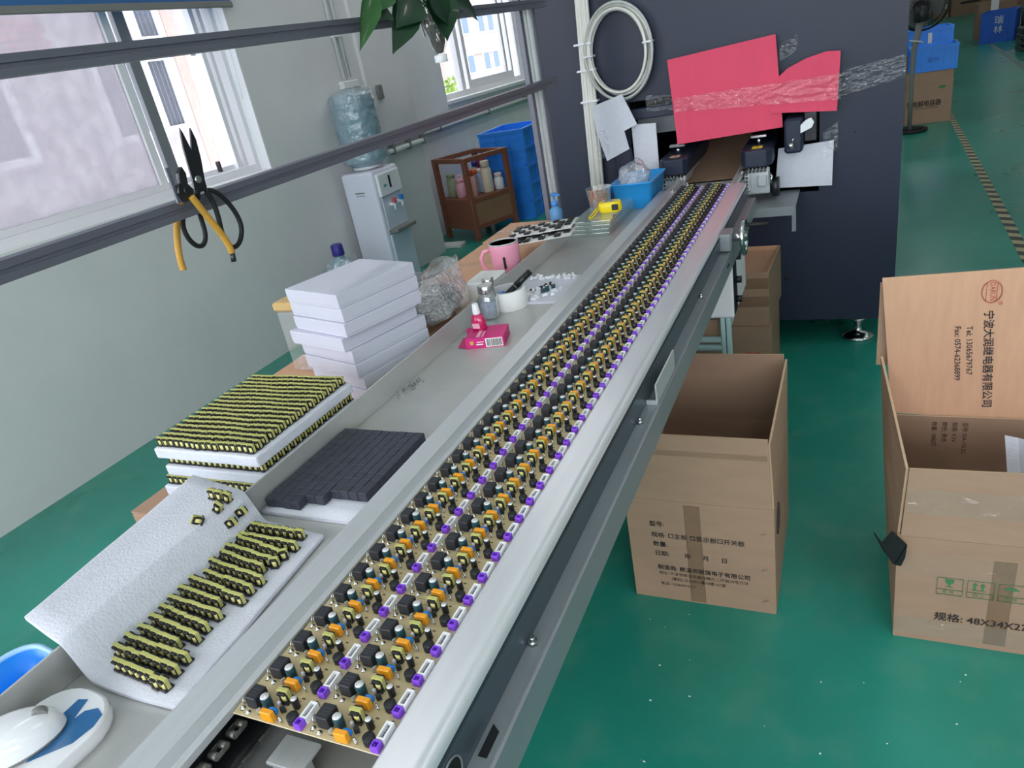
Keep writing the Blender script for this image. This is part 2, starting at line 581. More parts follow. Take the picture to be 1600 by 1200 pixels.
#%%STRUCTURE
# ------------------------------------------------------------------ the room
CEIL = 3.4
struct(MB().box((-3.6, -3.4, -0.12), (8.0, 31.0, 0.0)).build('floor', M_floor, origin=(0, 0, 0)))
struct(MB().box((-3.6, -3.4, CEIL), (8.2, 31.2, CEIL + 0.1)).build('ceiling', M_ceil))
w = MB()
w.box((-3.18, -3.2, 0), (-2.93, 4.86, 0.98)); w.box((-3.18, -3.2, 2.5), (-2.93, 4.86, CEIL))
for y0, y1 in ((-3.2, -2.8), (-0.3, 0.75), (3.24, 4.86)):
    w.box((-3.18, y0, 0.98), (-2.93, y1, 2.5))
WALL_L = struct(w.build('wall_left', M_wall))
w = MB()
w.box((-3.45, 4.80, 0), (-3.2, 31, 1.04)); w.box((-3.45, 4.80, 2.5), (-3.2, 31, CEIL))
for y0, y1 in ((4.80, 5.92), (7.95, 31)):
    w.box((-3.45, y0, 1.04), (-3.2, y1, 2.5))
struct(w.build('wall_recess', M_wallw))
struct(MB().box((-3.6, 31, 0), (8.2, 31.2, CEIL)).build('wall_back', M_wallw))
struct(MB().box((8.0, -3.4, 0), (8.2, 31, CEIL)).build('wall_right', M_wallw))
w = MB()
w.box((-3.6, -3.4, 0), (8.0, -3.2, 1.1)); w.box((-3.6, -3.4, 2.7), (8.0, -3.2, CEIL))
w.box((-3.6, -3.4, 1.1), (-1.6, -3.2, 2.7)); w.box((4.6, -3.4, 1.1), (8.0, -3.2, 2.7))
struct(w.build('wall_front', M_wallw))
# shallow pier proud of the wall beside the water dispenser
struct(MB().box((-2.93, 4.32, 0), (-2.905, 4.86, CEIL)).build('trim_1', M_wall))

# window_1 : sliding window in the left wall, dirty pane on the left
w1 = struct(thing('window_1', 'white sliding window with one dirty pane behind the grey shelf bars', 'window', (-3.05, 2.0, 0.98)))
f = MB()
f.box((-3.10, 0.75, 0.98), (-3.0, 3.24, 1.02)); f.box((-3.10, 0.75, 2.46), (-3.0, 3.24, 2.5))
f.box((-3.10, 0.75, 1.02), (-3.0, 0.79, 2.46)); f.box((-3.10, 3.20, 1.02), (-3.0, 3.24, 2.46))
f.box((-3.07, 3.15, 1.02), (-3.03, 3.175, 2.46)); f.box((-3.07, 3.095, 1.02), (-3.03, 3.125, 2.46))
f.box((-3.09, 0.79, 1.02), (-3.06, 3.15, 1.045))
f.build('window_frame', M_white, w1)
MB().box((-3.055, 2.56, 1.0205), (-3.02, 2.60, 2.4595)).box((-3.055, 0.7905, 1.0205), (-3.02, 2.56, 1.05)).build('sash', M_white, w1)
MB().box((-3.058, 2.64, 1.0205), (-3.03, 2.70, 2.4595)).build('sash', M_steelgrey, w1)
MB().box((-3.042, 0.80, 1.05), (-3.036, 2.56, 2.4595)).build('pane', M_dirty, w1)
MB().box((-3.080, 2.60, 1.0455), (-3.074, 3.15, 2.4595)).build('pane', M_glass, w1)
MB().cbox((-3.02, 2.93, 1.03), (-2.995, 2.945, 1.085), 0.003).build('latch', M_darksteel, w1)
struct(MB().box((-3.16, 0.75, 0.955), (-2.90, 3.24, 0.982)).build('trim_2', M_wallw))
struct(MB().box((-3.0, 3.228, 0.982), (-2.928, 3.2395, 2.5)).build('trim_daylit_jamb', M_white))  # white plaster lining, added so the jamb looks bright with daylight
# roller blind with bead chain
bl = thing('roller_blind', 'blue roller blind pulled part way down over the left window', 'blind', (-2.90, 2.0, 1.785))
MB().box((-2.892, 0.70, 1.81), (-2.888, 3.26, 2.62)).build('fabric', M_blind, bl)
MB().cbox((-2.899, 0.70, 1.785), (-2.882, 3.265, 1.815), 0.004).build('bottom_bar', M_grey, bl)
MB().cyl((-2.89, 0.68, 2.64), (-2.89, 3.28, 2.64), 0.03, n=16).build('roller_tube', M_grey, bl)
bc = MB()
for k in range(38):
    t = k / 37
    zz = 1.36 + 0.46 * t
    bc.lathe([(0.0001, -0.005), (0.0045, 0), (0.0001, 0.005)], 6, (-2.955, 3.205 + 0.012 * math.sin(t * PI), zz))
bc.tube([(-2.955, 3.205 + 0.012 * math.sin(k / 12 * PI), 1.355 + 0.47 * k / 12) for k in range(13)], 0.0012, 5)
bc.build('bead_chain', M_white, bl)

# window_2 in the recess
w2 = struct(thing('window_2', 'white window over the brown rack with a view of an apartment block', 'window', (-3.3, 6.9, 1.04)))
f = MB()
f.box((-3.40, 5.92, 1.04), (-3.30, 7.95, 1.09)); f.box((-3.40, 5.92, 2.45), (-3.30, 7.95, 2.5))
f.box((-3.40, 5.92, 1.09), (-3.30, 5.98, 2.45)); f.box((-3.40, 7.89, 1.09), (-3.30, 7.95, 2.45))
f.box((-3.36, 6.46, 1.09), (-3.30, 6.53, 2.45)); f.box((-3.36, 6.62, 1.16), (-3.31, 6.68, 2.45)); f.box((-3.36, 7.55, 1.16), (-3.31, 7.60, 2.45)); f.box((-3.36, 7.70, 1.16), (-3.31, 7.74, 2.45))
f.box((-3.36, 6.62, 1.09), (-3.31, 7.74, 1.16))
f.build('window_frame', M_white, w2)
MB().box((-3.338, 6.68, 1.16), (-3.332, 7.55, 2.45)).build('pane', M_glass, w2)
MB().box((-3.352, 5.98, 1.09), (-3.346, 6.46, 2.45)).build('pane', M_glass, w2)
struct(MB().box((-3.42, 5.92, 1.015), (-3.17, 7.95, 1.042)).build('trim_3', M_wallw))

# wall pipes
cd = thing('wall_conduit', 'pair of thin white conduits running down the wall above the water bottle', 'pipe', (-2.92, 4.13, 1.34))
for y in (4.10, 4.16):
    MB().tube([(-2.915, y, 3.35), (-2.915, y, 1.36)], 0.011, 8).build('conduit', M_wallw, cd)
MB().cbox((-2.93, 4.04, 1.30), (-2.89, 4.22, 1.35), 0.008).build('junction_box', M_wallw, cd)
for z in (1.60, 2.2):
    MB().cbox((-2.93, 4.08, z), (-2.898, 4.18, z + 0.02), 0.004).build('clip', M_wallw, cd)
hp = thing('heating_pipe', 'grey white pipe run along the wall below the far window', 'pipe', (-2.88, 4.4, 0.86))
for dz in (0.0, 0.055):
    MB().tube([(-2.885, 4.36, 0.86 + dz), (-2.885, 4.86, 0.86 + dz), (-2.90, 4.90, 0.86 + dz), (-3.12, 4.93, 0.86 + dz), (-3.16, 4.98, 0.86 + dz), (-3.16, 9.0, 0.86 + dz)], 0.017, 10).build('pipe', M_wallw, hp)
for y in (4.40, 4.62, 4.83):
    MB().cbox((-2.93, y, 0.835), (-2.862, y + 0.02, 0.94), 0.004).build('bracket', M_grey, hp)
for y in (5.6, 6.6, 7.6):
    MB().cbox((-3.20, y, 0.835), (-3.138, y + 0.02, 0.94), 0.004).build('bracket', M_grey, hp)
# small wall box
MB().cbox((-2.905, 4.40, 1.20), (-2.88, 4.46, 1.29), 0.006).build('wall_switch', M_grey, label='small grey switch box on the pier above the pipes', cat='switch')

# outside : neighbouring facade seen through window_1
fc = thing('neighbour_facade', 'weathered pale facade with red stains outside the left window', 'building', (-6.0, 5.0, -8.0))
MB().box((-6.4, -6, -8), (-6.0, 9, 8)).build('wall', M_facade, fc)
MB().box((-6.0, 5.76, -2), (-5.99, 5.90, 8)).build('stain', M_stain, fc)
MB().box((-6.0, 6.05, 1.15), (-5.985, 6.5, 1.35)).build('ledge', M_stain, fc)
for y0, y1, z0, z1, gm in ((3.2, 3.95, 1.25, 2.05, M_greywin), (4.82, 5.16, 1.25, 1.85, M_greywin), (5.38, 5.60, 1.26, 1.84, M_greywin), (5.42, 5.65, 2.05, 2.7, M_greywin)):
    wf = MB()
    wf.box((-6.0, y0 - 0.06, z0 - 0.06), (-5.95, y1 + 0.06, z0)); wf.box((-6.0, y0 - 0.06, z1), (-5.95, y1 + 0.06, z1 + 0.06))
    wf.box((-6.0, y0 - 0.06, z0), (-5.95, y0, z1)); wf.box((-6.0, y1, z0), (-5.95, y1 + 0.06, z1))
    wo = wf.build('window', M_white, fc)
    MB().box((-6.0, y0, z0), (-5.985, y1, z1)).build('pane', gm, wo)
    for q in range(3):
        yy = y0 + (y1 - y0) * (q + 1) / 4
        MB().cyl((-5.965, yy, z0), (-5.965, yy, z1), 0.004, n=6).build('bar', M_grey, wo)
for r in range(5):
    for q in range(4):
        y0 = 4.08 + 0.10 * q + (0.05 if r % 2 else 0)
        z0 = 1.98 + 0.055 * r
        MB().box((-6.0, y0, z0), (-5.98, y0 + 0.09, z0 + 0.045)).build('brick', M_brick, fc)
cb = MB()
for k in range(3):
    cb.tube([(-5.9 + 0.02 * k, 5.9 + 0.3 * t + 0.03 * k, 2.7 - 1.0 * t - 0.25 * math.sin(t * PI)) for t in [i / 14 for i in range(15)]], 0.013, 6)
cb.tube([(-5.96, 5.95, 1.86), (-5.9, 6.3, 1.86)], 0.012, 6)
cb.build('cable', M_rubber, fc)

# outside window_2 : apartment block and a tree
ab = thing('apartment_building', 'pinkish beige apartment block with blue windows beyond the far window', 'building', (-20, 46, -8))
MB().box((-28, 37.5, -8), (-20, 66, 16)).build('wall', mat('pink beige tiles', (158, 146, 140), 0.8, var=0.05, vscale=0.6), ab)
for zi in range(6):
    for yi in range(7):
        for dy in (0, 1.35):
            y0 = 38.9 + yi * 3.55 + dy
            z0 = -3.55 + zi * 2.07 + 0.02 * yi
            wo = MB().box((-20.0, y0, z0), (-19.93, y0 + 0.9, z0 + 1.05)).build('window', M_white, ab)
            MB().box((-19.99, y0 + 0.07, z0 + 0.07), (-19.91, y0 + 0.83, z0 + 0.98)).build('pane', M_bluewin, wo)
for zi in range(7):
    MB().box((-20.0, 37.5, -4.6 + zi * 2.07), (-19.9, 66, -4.45 + zi * 2.07)).build('ledge', M_facade, ab)
tr = thing('tree', 'yellow green tree outside the far window', 'tree', (-12.5, 23.9, -8.0))
MB().tube([(-12.5, 23.9, -8), (-12.45, 23.9, -1.5), (-12.5, 23.95, 0)], [0.12, 0.09, 0.05], 8).build('trunk', M_wood, tr)
lf = MB()
for k in range(900):
    u = random.gauss(0, 1), random.gauss(0, 1), random.gauss(0, 1)
    p = Vector((-12.5, 23.95, -0.10)) + Vector(u).normalized() * (random.random() ** 0.4) * Vector((0.9, 0.9, 1.0)).length * 0.62
    a = Vector((jit(1), jit(1), jit(1))).normalized() * 0.11
    b_ = a.orthogonal().normalized() * 0.06
    lf.add([p - a, p + b_, p + a, p - b_], [(0, 1, 2, 3)])
lf.build('foliage', M_tree, tr, kind='stuff')
# ground outside
MB().box((-60, -20, -8.3), (-6.5, 90, -8.0)).build('outside_ground', M_facade, kind='structure')

# ceiling fixtures
lm_body = MB().cbox((-0.09, -0.62, -0.04), (0.09, 0.62, 0.04), 0.01).mesh('fixture_body', M_white)
lm_tube = MB().cyl((0, -0.59, 0), (0, 0.59, 0), 0.014, n=10).mesh('tube', M_lampm)
for i, (x, y) in enumerate(LAMPS):
    NUM = ['first', 'second', 'third', 'fourth', 'fifth', 'sixth', 'seventh', 'eighth']
    L = thing('ceiling_light', 'added unseen twin tube fixture above the wooden rack, brightening the blue crates' if i == 24 else 'twin tube ceiling fixture, %s lengthwise row from the windows, %s along it' % (NUM[i // 8], NUM[i % 8]), 'light', (x, y, CEIL - 0.04), 0, 'ceiling light fixtures')
    inst(lm_body, 'fixture_body', L)
    for dx in (-0.04, 0.04):
        inst(lm_tube, 'tube', L, (dx, 0, -0.055))
    d = area('fixture_light', (0, 0, 0), (0, 0, 0), 0.3, 1.2, LAMP_POWER, (1.0, 0.965, 0.98))
    d.parent = L
    d.location = (0, 0, -0.09)

# ------------------------------------------------------------------ wave soldering machine
MY = 2.95
mc = thing('soldering_machine', 'large navy blue machine cabinet at the end of the conveyor', 'machine', (-0.5, 4.2, 0.0))
MR, ML, MT = 0.172, -1.17, 2.05
def holed(y0, y1):
    ox = [(ML, 0.135), (MR, 0.135), (MR, MT), (ML, MT)]
    ix = [(-0.80, 0.66), (-0.098, 0.66), (-0.098, 1.072), (-0.80, 1.072)]
    vs = [(x, y, z) for y in (y0, y1) for x, z in ox + ix]
    fs = []
    for k in range(4):
        k2 = (k + 1) % 4
        fs += [(k, k2, 4 + k2, 4 + k), (8 + k2, 8 + k, 12 + k, 12 + k2), (k2, k, 8 + k, 8 + k2), (4 + k, 4 + k2, 12 + k2, 12 + k)]
    return MB().add(vs, fs)


holed(MY, MY + 0.03).build('front_panel', M_machine, mc)
MB().box((MR - 0.03, MY + 0.03, 0.135), (MR, 6.2, MT)).build('side_panel', M_machine, mc)
MB().box((ML, MY + 0.03, 0.135), (ML + 0.03, 6.2, MT)).build('side_panel', M_machine, mc)
MB().box((ML, 6.17, 0.135), (MR, 6.2, MT)).build('rear_panel', M_machine, mc)
MB().box((ML, MY, MT), (MR, 6.2, MT + 0.02)).build('roof_panel', M_machine, mc)
MB().box((ML + 0.03, MY + 0.03, 0.15), (MR - 0.03, 6.17, 0.17)).build('floor_panel', M_dark, mc)
MB().box((-0.80, MY + 0.9, 0.60), (-0.09, MY + 0.92, 1.12)).box((-0.80, MY + 0.03, 1.08), (-0.09, MY + 0.9, 1.10)).box((-0.82, MY + 0.03, 0.6), (-0.80, MY + 0.9, 1.1)).box((-0.10, MY + 0.03, 0.6), (-0.08, MY + 0.9, 1.1)).box((-0.8, MY + 0.03, 0.60), (-0.1, MY + 0.9, 0.62)).build('tunnel_lining', M_dark, mc)
MB().cbox((-0.79, MY - 0.012, 1.005), (-0.60, MY + 0.02, 1.045), 0.003).build('tunnel_lip', M_machine, mc)
MB().box((-0.79, MY + 0.10, 0.93), (-0.55, MY + 0.12, 1.0)).build('curtain_strip', M_steelgrey, mc)
for fx, fy in ((0.052, 3.09), (-1.05, 3.09), (0.052, 6.0), (-1.05, 6.0)):
    ft = MB().lathe([(0.062, 0), (0.062, 0.008), (0.03, 0.02), (0.014, 0.03), (0.014, 0.07), (0.026, 0.072), (0.026, 0.088), (0.014, 0.09), (0.014, 0.15)], 20, (fx, fy, 0)).build('levelling_foot', M_chrome, mc)
for x, z in ((-0.218, 0.315), (-0.08, 0.78), (0.02, 0.86)):
    MB().cyl((x, MY - 0.0015, z), (x, MY + 0.002, z), 0.009 if z < 0.5 else 0.004, n=12).build('bolt_hole', M_dark, mc)
# grey shelf bracket below the slot
MB().cbox((-0.36, MY - 0.26, 0.665), (-0.165, MY, 0.672), 0.001).box((-0.36, MY - 0.26, 0.640), (-0.165, MY - 0.255, 0.666)).box((-0.178, MY - 0.255, 0.58), (-0.165, MY - 0.235, 0.665)).build('shelf_bracket', M_steelgrey, mc)
# white foil-backed panel inside the mouth and the brown card lying in it
MB().box((-0.66, MY + 0.05, 0.66), (-0.36, MY + 0.06, 0.72)).build('mouth_plate', M_aluw, mc)
MB().slab([(-0.70, MY + 0.02, 0.735), (-0.30, MY + 0.02, 0.735), (-0.30, MY + 0.45, 0.85), (-0.70, MY + 0.45, 0.85)], 0.004).build('card_sheet', M_cartond, None, label='brown card sheet lying inside the machine mouth', cat='cardboard')
# finger conveyor heads
for hx, nm in ((-0.607, 'left'), (-0.305, 'right')):
    hd = MB()
    pts = []
    z0 = 0.80
    yb, yf, hw = MY + 0.35, MY - 0.16, 0.055
    pts = [(hx - hw, yb, z0), (hx - hw, yf + 0.03, z0), (hx - hw + 0.018, yf, z0), (hx + hw - 0.018, yf, z0), (hx + hw, yf + 0.03, z0), (hx + hw, yb, z0)]
    hd.poly(pts, (0, 0, 0.06))
    o = hd.build('chain_guard', M_machine, mc); bevel(o, 0.006, 2)
    MB().box((hx - 0.018, yf + 0.045, z0 + 0.0605), (hx + 0.018, yf + 0.085, z0 + 0.0618)).build('warning_label', M_yellow if nm == 'right' else M_cartonp, o)
    MB().poly([(hx - 0.004, yf + 0.062, z0 + 0.062), (hx + 0.005, yf + 0.055, z0 + 0.062), (hx + 0.004, yf + 0.075, z0 + 0.062)], (0, 0, 0.0006)).build('warning_mark', M_black, o)
    MB().cyl((hx, yf + 0.13, z0 + 0.06), (hx, yf + 0.13, z0 + 0.085), 0.008, n=10).cbox((hx - 0.03, yf + 0.11, z0 + 0.085), (hx + 0.03, yf + 0.15, z0 + 0.098), 0.003).build('clamp_knob', M_chrome, mc)
    mech = MB()
    mech.cbox((hx - 0.035, yf + 0.01, 0.70), (hx + 0.045, yf + 0.03, z0 - 0.005), 0.004)
    mech.cbox((hx - 0.042, yf - 0.004, 0.715), (hx - 0.02, yf + 0.012, z0 - 0.02), 0.003)
    mech.cbox((hx + 0.005, yf - 0.006, 0.73), (hx + 0.036, yf + 0.010, z0 - 0.03), 0.003)
    mech.build('bracket_block', M_alu, mc)
    gm = MB()
    for k in range(7):
        gm.cyl((hx - 0.046 + 0.013 * k, yf + 0.02, z0 - 0.008), (hx - 0.046 + 0.013 * k, yf - 0.012, z0 - 0.012), 0.005, n=8)
    for k in range(6):
        gm.cyl((hx - 0.032, yf - 0.004, 0.715 + 0.013 * k), (hx - 0.032, yf - 0.014, 0.715 + 0.013 * k), 0.004, n=8)
    gm.build('finger_pins', M_chrome, mc, kind='stuff')
    MB().cyl((hx + 0.05, yf + 0.05, 0.715), (hx + 0.075, yf + 0.05, 0.715), 0.035, n=18).build('sprocket', M_darksteel, mc)
    MB().tube([(hx + 0.04, yf + 0.02, 0.78), (hx + 0.055, yf - 0.01, 0.765), (hx + 0.05, yf - 0.01, 0.74)], 0.004, 6).build('hook', M_chrome, mc)
# width adjustment crank
ck = MB().cbox((-0.212, MY - 0.10, 0.825), (-0.150, MY + 0.03, 0.945), 0.008).build('gear_box', M_machine, mc)
MB().cbox((-0.150, MY - 0.03, 0.85), (-0.105, MY + 0.02, 0.955), 0.004).build('gear_plate', M_darksteel, mc)
MB().cyl((-0.128, MY - 0.085, 0.925), (-0.128, MY - 0.03, 0.925), 0.014, n=14).build('crank_shaft', M_chrome, mc)
cr = MB().poly([(-0.140, MY - 0.085, 0.935), (-0.122, MY - 0.085, 0.941), (-0.112, MY - 0.085, 0.925), (-0.120, MY - 0.085, 0.908), (-0.172, MY - 0.085, 0.886), (-0.180, MY - 0.085, 0.900)], (0, -0.014, 0)).build('crank_arm', M_aluw, mc)
MB().cyl((-0.176, MY - 0.092, 0.890), (-0.186, MY - 0.10, 0.862), 0.004, n=8).lathe([(0.0005, -0.012), (0.008, -0.009), (0.0115, 0), (0.008, 0.009), (0.0005, 0.012)], 14, (-0.188, MY - 0.115, 0.855)).build('crank_knob', M_chrome, cr)

# cable bundle and coil on the machine face
cbn = thing('cable_bundle', 'bundle of white cables strapped up the left of the machine face', 'cable', (-0.94, MY - 0.03, 0.62))
for k in range(5):
    dx = (-0.022, -0.011, 0.0, 0.011, 0.02)[k]
    MB().tube([(-0.958 + dx, MY - 0.025 - 0.006 * (k % 2), 0.60), (-0.945 + dx, MY - 0.025 - 0.006 * (k % 2), 1.05), (-0.930 + dx * 0.9, MY - 0.025 - 0.006 * (k % 2), 1.45), (-0.915 + dx * 0.6, MY - 0.025 - 0.006 * (k % 2), 1.95)], 0.0085, 8).build('cable', M_cable, cbn)
for z in (1.10, 1.215, 1.31):
    MB().cbox((-0.978, MY - 0.045, z - 0.004), (-0.905, MY - 0.010, z + 0.004), 0.002).build('cable_tie', M_white, cbn)
coil = thing('cable_coil', 'coiled loop of white cable hung on the machine face', 'cable coil', (-0.806, MY - 0.03, 1.11))
for k in range(7):
    rr = 0.108 + 0.006 * (k % 4) + jit(0.003)
    cx, cz = -0.806 + jit(0.006), 1.262 + jit(0.006)
    yy = MY - 0.018 - 0.009 * (k // 2) - 0.004 * (k % 2)
    sx = 1.0 if k != 6 else 1.08
    MB().tube([(cx + rr * sx * math.cos(a), yy + 0.004 * math.sin(3 * a + k), cz + rr * 1.32 * math.sin(a) * (1.0 if k != 6 else 1.06)) for a in [2 * PI * i / 48 for i in range(48)]], 0.0055, 7, closed=True).build('cable_loop', M_cable if k % 2 else M_cableg, coil)
for a in (PI, 0.1):
    cx, cz = -0.806 + 0.117 * math.cos(a), 1.262 + 0.155 * math.sin(a)
    MB().cbox((cx - 0.018, MY - 0.058, cz - 0.003), (cx + 0.018, MY - 0.006, cz + 0.004), 0.002).build('cable_tie', M_white, coil)


def xz_sheet(name, pts, y, t, m, **kw):
    """flat sheet parallel to the machine face given its x,z outline"""
    mb = MB().poly([(x, y, z) for x, z in pts], (0, -t, 0))
    return mb.build(name, m, **kw)


# pink foam sheets taped over the slot
xz_sheet('foam_sheet', [(-0.603, 0.898), (-0.219, 0.915), (-0.239, 1.228), (-0.619, 1.204)][::-1], MY - 0.05, 0.006, M_pinkfoam, label='larger pink foam sheet taped over the machine mouth', cat='foam sheet')
xz_sheet('foam_sheet', [(-0.263, 0.970), (-0.040, 0.949), (-0.031, 1.142), (-0.075, 1.147), (-0.14, 1.135), (-0.20, 1.112), (-0.235, 1.085), (-0.255, 1.052)][::-1], MY - 0.060, 0.006, M_pinkfoam, label='smaller torn pink foam sheet overlapping the larger one', cat='foam sheet')
# white foam pieces
xz_sheet('foam_sheet', [(-0.925, 1.082), (-0.80, 1.112), (-0.752, 0.995), (-0.805, 0.975), (-0.792, 0.905), (-0.888, 0.868), (-0.918, 0.99)], MY - 0.062, 0.006, M_foam, label='bent white foam scrap taped beside the cable bundle', cat='foam sheet')
xz_sheet('foam_sheet', [(-0.785, 0.99), (-0.688, 0.985), (-0.690, 0.69), (-0.86, 0.69), (-0.86, 0.78), (-0.785, 0.80)][::-1], MY - 0.02, 0.008, M_foam, label='tall white foam sheet standing at the left of the machine mouth', cat='foam sheet')
MB().cbox((-0.855, MY - 0.055, 0.795), (-0.79, MY - 0.03, 0.905), 0.004).build('junction_box', M_machine, label='small dark box between the white foam pieces on the machine', cat='box')
xz_sheet('foam_sheet', [(-0.238, 0.835), (-0.049, 0.843), (-0.053, 0.682), (-0.252, 0.690)][::-1], MY - 0.02, 0.006, M_foam, label='smudged white foam sheet taped below the crank', cat='foam sheet')
MB().box((-0.60, MY - 0.03, 0.66), (-0.37, MY - 0.02, 0.715)).build('foam_strip', M_foam, label='white foam strip across the machine mouth behind the boards', cat='foam sheet')
MB().slab([(-0.70, MY - 0.14, 0.735), (-0.60, MY - 0.14, 0.735), (-0.60, MY + 0.04, 0.752), (-0.70, MY + 0.04, 0.752)], 0.004).build('card_sheet', M_cartonp, label='small brown card under the left chain guard', cat='cardboard')


def film(name, x0, x1, zc0, zc1, h0, h1, y, label, n=26):
    def fn(u, v):
        x = x0 + (x1 - x0) * u
        zc = zc0 + (zc1 - zc0) * u
        h = h0 + (h1 - h0) * u
        z = zc + (v - 0.5) * h
        yy = y - 0.006 - 0.005 * noise.noise(Vector((x * 18, z * 70, y))) - 0.003 * noise.noise(Vector((x * 45, z * 190, 2)))
        yy -= 0.007 * (1 - abs(noise.noise(Vector((x * 14 + z * 20, z * 55 - x * 22, y * 3))))) ** 6
        yy -= 0.004 * (1 - abs(noise.noise(Vector((x * 40 - z * 30, z * 90 + x * 12, y * 5))))) ** 6
        return (x, yy, z)
    mb = MB()
    n *= 2
    vs = [fn(i / n, j / 24) for j in range(25) for i in range(n + 1)]
    fs = [(j * (n + 1) + i, j * (n + 1) + i + 1, (j + 1) * (n + 1) + i + 1, (j + 1) * (n + 1) + i) for j in range(24) for i in range(n)]
    mb.add(vs, fs, 0, True)
    return mb.build(name, M_film, label=label, cat='tape')


film('clear_tape', -0.045, 0.170, 1.03, 1.06, 0.085, 0.075, MY - 0.004, 'crumpled clear tape stretched from pink foam to the machine edge')
film('clear_tape', -0.60, -0.03, 1.045, 1.03, 0.05, 0.085, MY - 0.068, 'long clear tape across both pink foam sheets', 50)
film('clear_tape', -0.72, -0.60, 1.06, 1.05, 0.06, 0.055, MY - 0.012, 'clear tape left of the pink foam')
film('clear_tape', -0.23, -0.17, 1.16, 1.19, 0.06, 0.05, MY - 0.006, 'short clear tape between the two pink foam sheets')
film('clear_tape', -0.085, -0.035, 0.83, 0.86, 0.09, 0.10, MY - 0.024, 'clear tape on the corner of the smudged white foam')
film('clear_tape', -0.925, -0.87, 0.93, 0.94, 0.12, 0.10, MY - 0.067, 'clear tape on the bent white foam scrap')
# ------------------------------------------------------------------ conveyor
Y0, Y1 = -0.40, 2.60
cv = thing('conveyor', 'aluminium chain conveyor carrying the circuit boards towards the machine', 'conveyor', (-0.46, 1.1, 0.0))


def rail(sec, y0, y1):
    return MB().poly([(x, y0, z) for x, z in sec], (0, y1 - y0, 0))


rail([(-0.617, 0.70), (-0.617, 0.787), (-0.580, 0.787), (-0.574, 0.776), (-0.566, 0.776), (-0.563, 0.784), (-0.5565, 0.784), (-0.5565, 0.775), (-0.572, 0.770), (-0.575, 0.7)], Y0, Y1).build('left_rail', M_alu, cv)
rail([(-0.3725, 0.7335), (-0.3725, 0.783), (-0.369, 0.785), (-0.3675, 0.7885), (-0.3655, 0.7885), (-0.3645, 0.790), (-0.332, 0.790), (-0.3285, 0.7896), (-0.325, 0.7884), (-0.322, 0.7865), (-0.3195, 0.784), (-0.3178, 0.781), (-0.3170, 0.778), (-0.324, 0.7775), (-0.324, 0.7745), (-0.3405, 0.7745), (-0.3405, 0.7335)][::-1], Y0, Y1).build('right_rail', M_aluw, cv)
for _p in bpy.data.objects['right_rail'].data.polygons:
    _p.use_smooth = len(_p.vertices) == 4
bpy.data.objects['right_rail'].data.set_sharp_from_angle(angle=math.radians(28))
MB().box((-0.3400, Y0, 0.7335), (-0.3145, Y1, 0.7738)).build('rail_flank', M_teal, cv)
bm = MB().box((-0.36, Y0, 0.729), (-0.288, Y1, 0.733)).box((-0.292, Y0, 0.685), (-0.288, Y1, 0.729)).box((-0.292, Y0, 0.7331), (-0.288, Y1, 0.7352)).box((-0.36, Y0, 0.685), (-0.355, Y1, 0.729))
bm.build('lower_beam', M_steelgrey, cv)
MB().box((-0.618, Y0, 0.690), (-0.3605, Y1, 0.694)).build('base_plate', M_table, cv)
MB().box((-0.574, Y0, 0.742), (-0.538, Y1, 0.748)).box((-0.574, Y0, 0.755), (-0.566, Y1, 0.7685)).build('chain_guide', M_darksteel, cv)
roll = MB().cyl((-0.005, 0, 0), (0.005, 0, 0), 0.0042, n=10).mesh('chain_roller', M_chain)
plate = MB().cbox((-0.0062, -0.0080, -0.003), (-0.0052, 0.0080, 0.003), 0.0003).cbox((0.0052, -0.0080, -0.003), (0.0062, 0.0080, 0.003), 0.0003).mesh('chain_link', M_chain)
for xx, zz in ((-0.553, 0.7625), (-0.549, 0.733)):
    for k in range(34):
        y = -0.02 + 0.0127 * k
        inst(roll, 'chain_roller', cv, (xx + 0.46, y - 1.1, zz))
        if k % 2 == 0:
            inst(plate, 'chain_link', cv, (xx + 0.46, y + 0.00635 - 1.1, zz))
    MB().tube([(xx, 0.42, zz), (xx, Y1, zz)], 0.0045, 6).build('chain', M_chain, cv)
# bracket under the first board
MB().cbox((-0.515, 0.31, 0.6945), (-0.485, 0.335, 0.735), 0.002).cbox((-0.515, 0.306, 0.7352), (-0.47, 0.34, 0.740), 0.001).build('support_bracket', M_alu, cv)
# finger rails leading into the machine
for x0, x1 in ((-0.592, -0.570), (-0.374, -0.352)):
    MB().box((x0, Y1, 0.772), (x1, 3.35, 0.782)).box((x0 + 0.006, Y1, 0.750), (x0 + 0.012, 3.35, 0.772)).box((x0, Y1, 0.782), (x0 + 0.004, 3.35, 0.787)).box((x1 - 0.004, Y1, 0.782), (x1, 3.35, 0.787)).build('finger_rail', M_alu, cv)
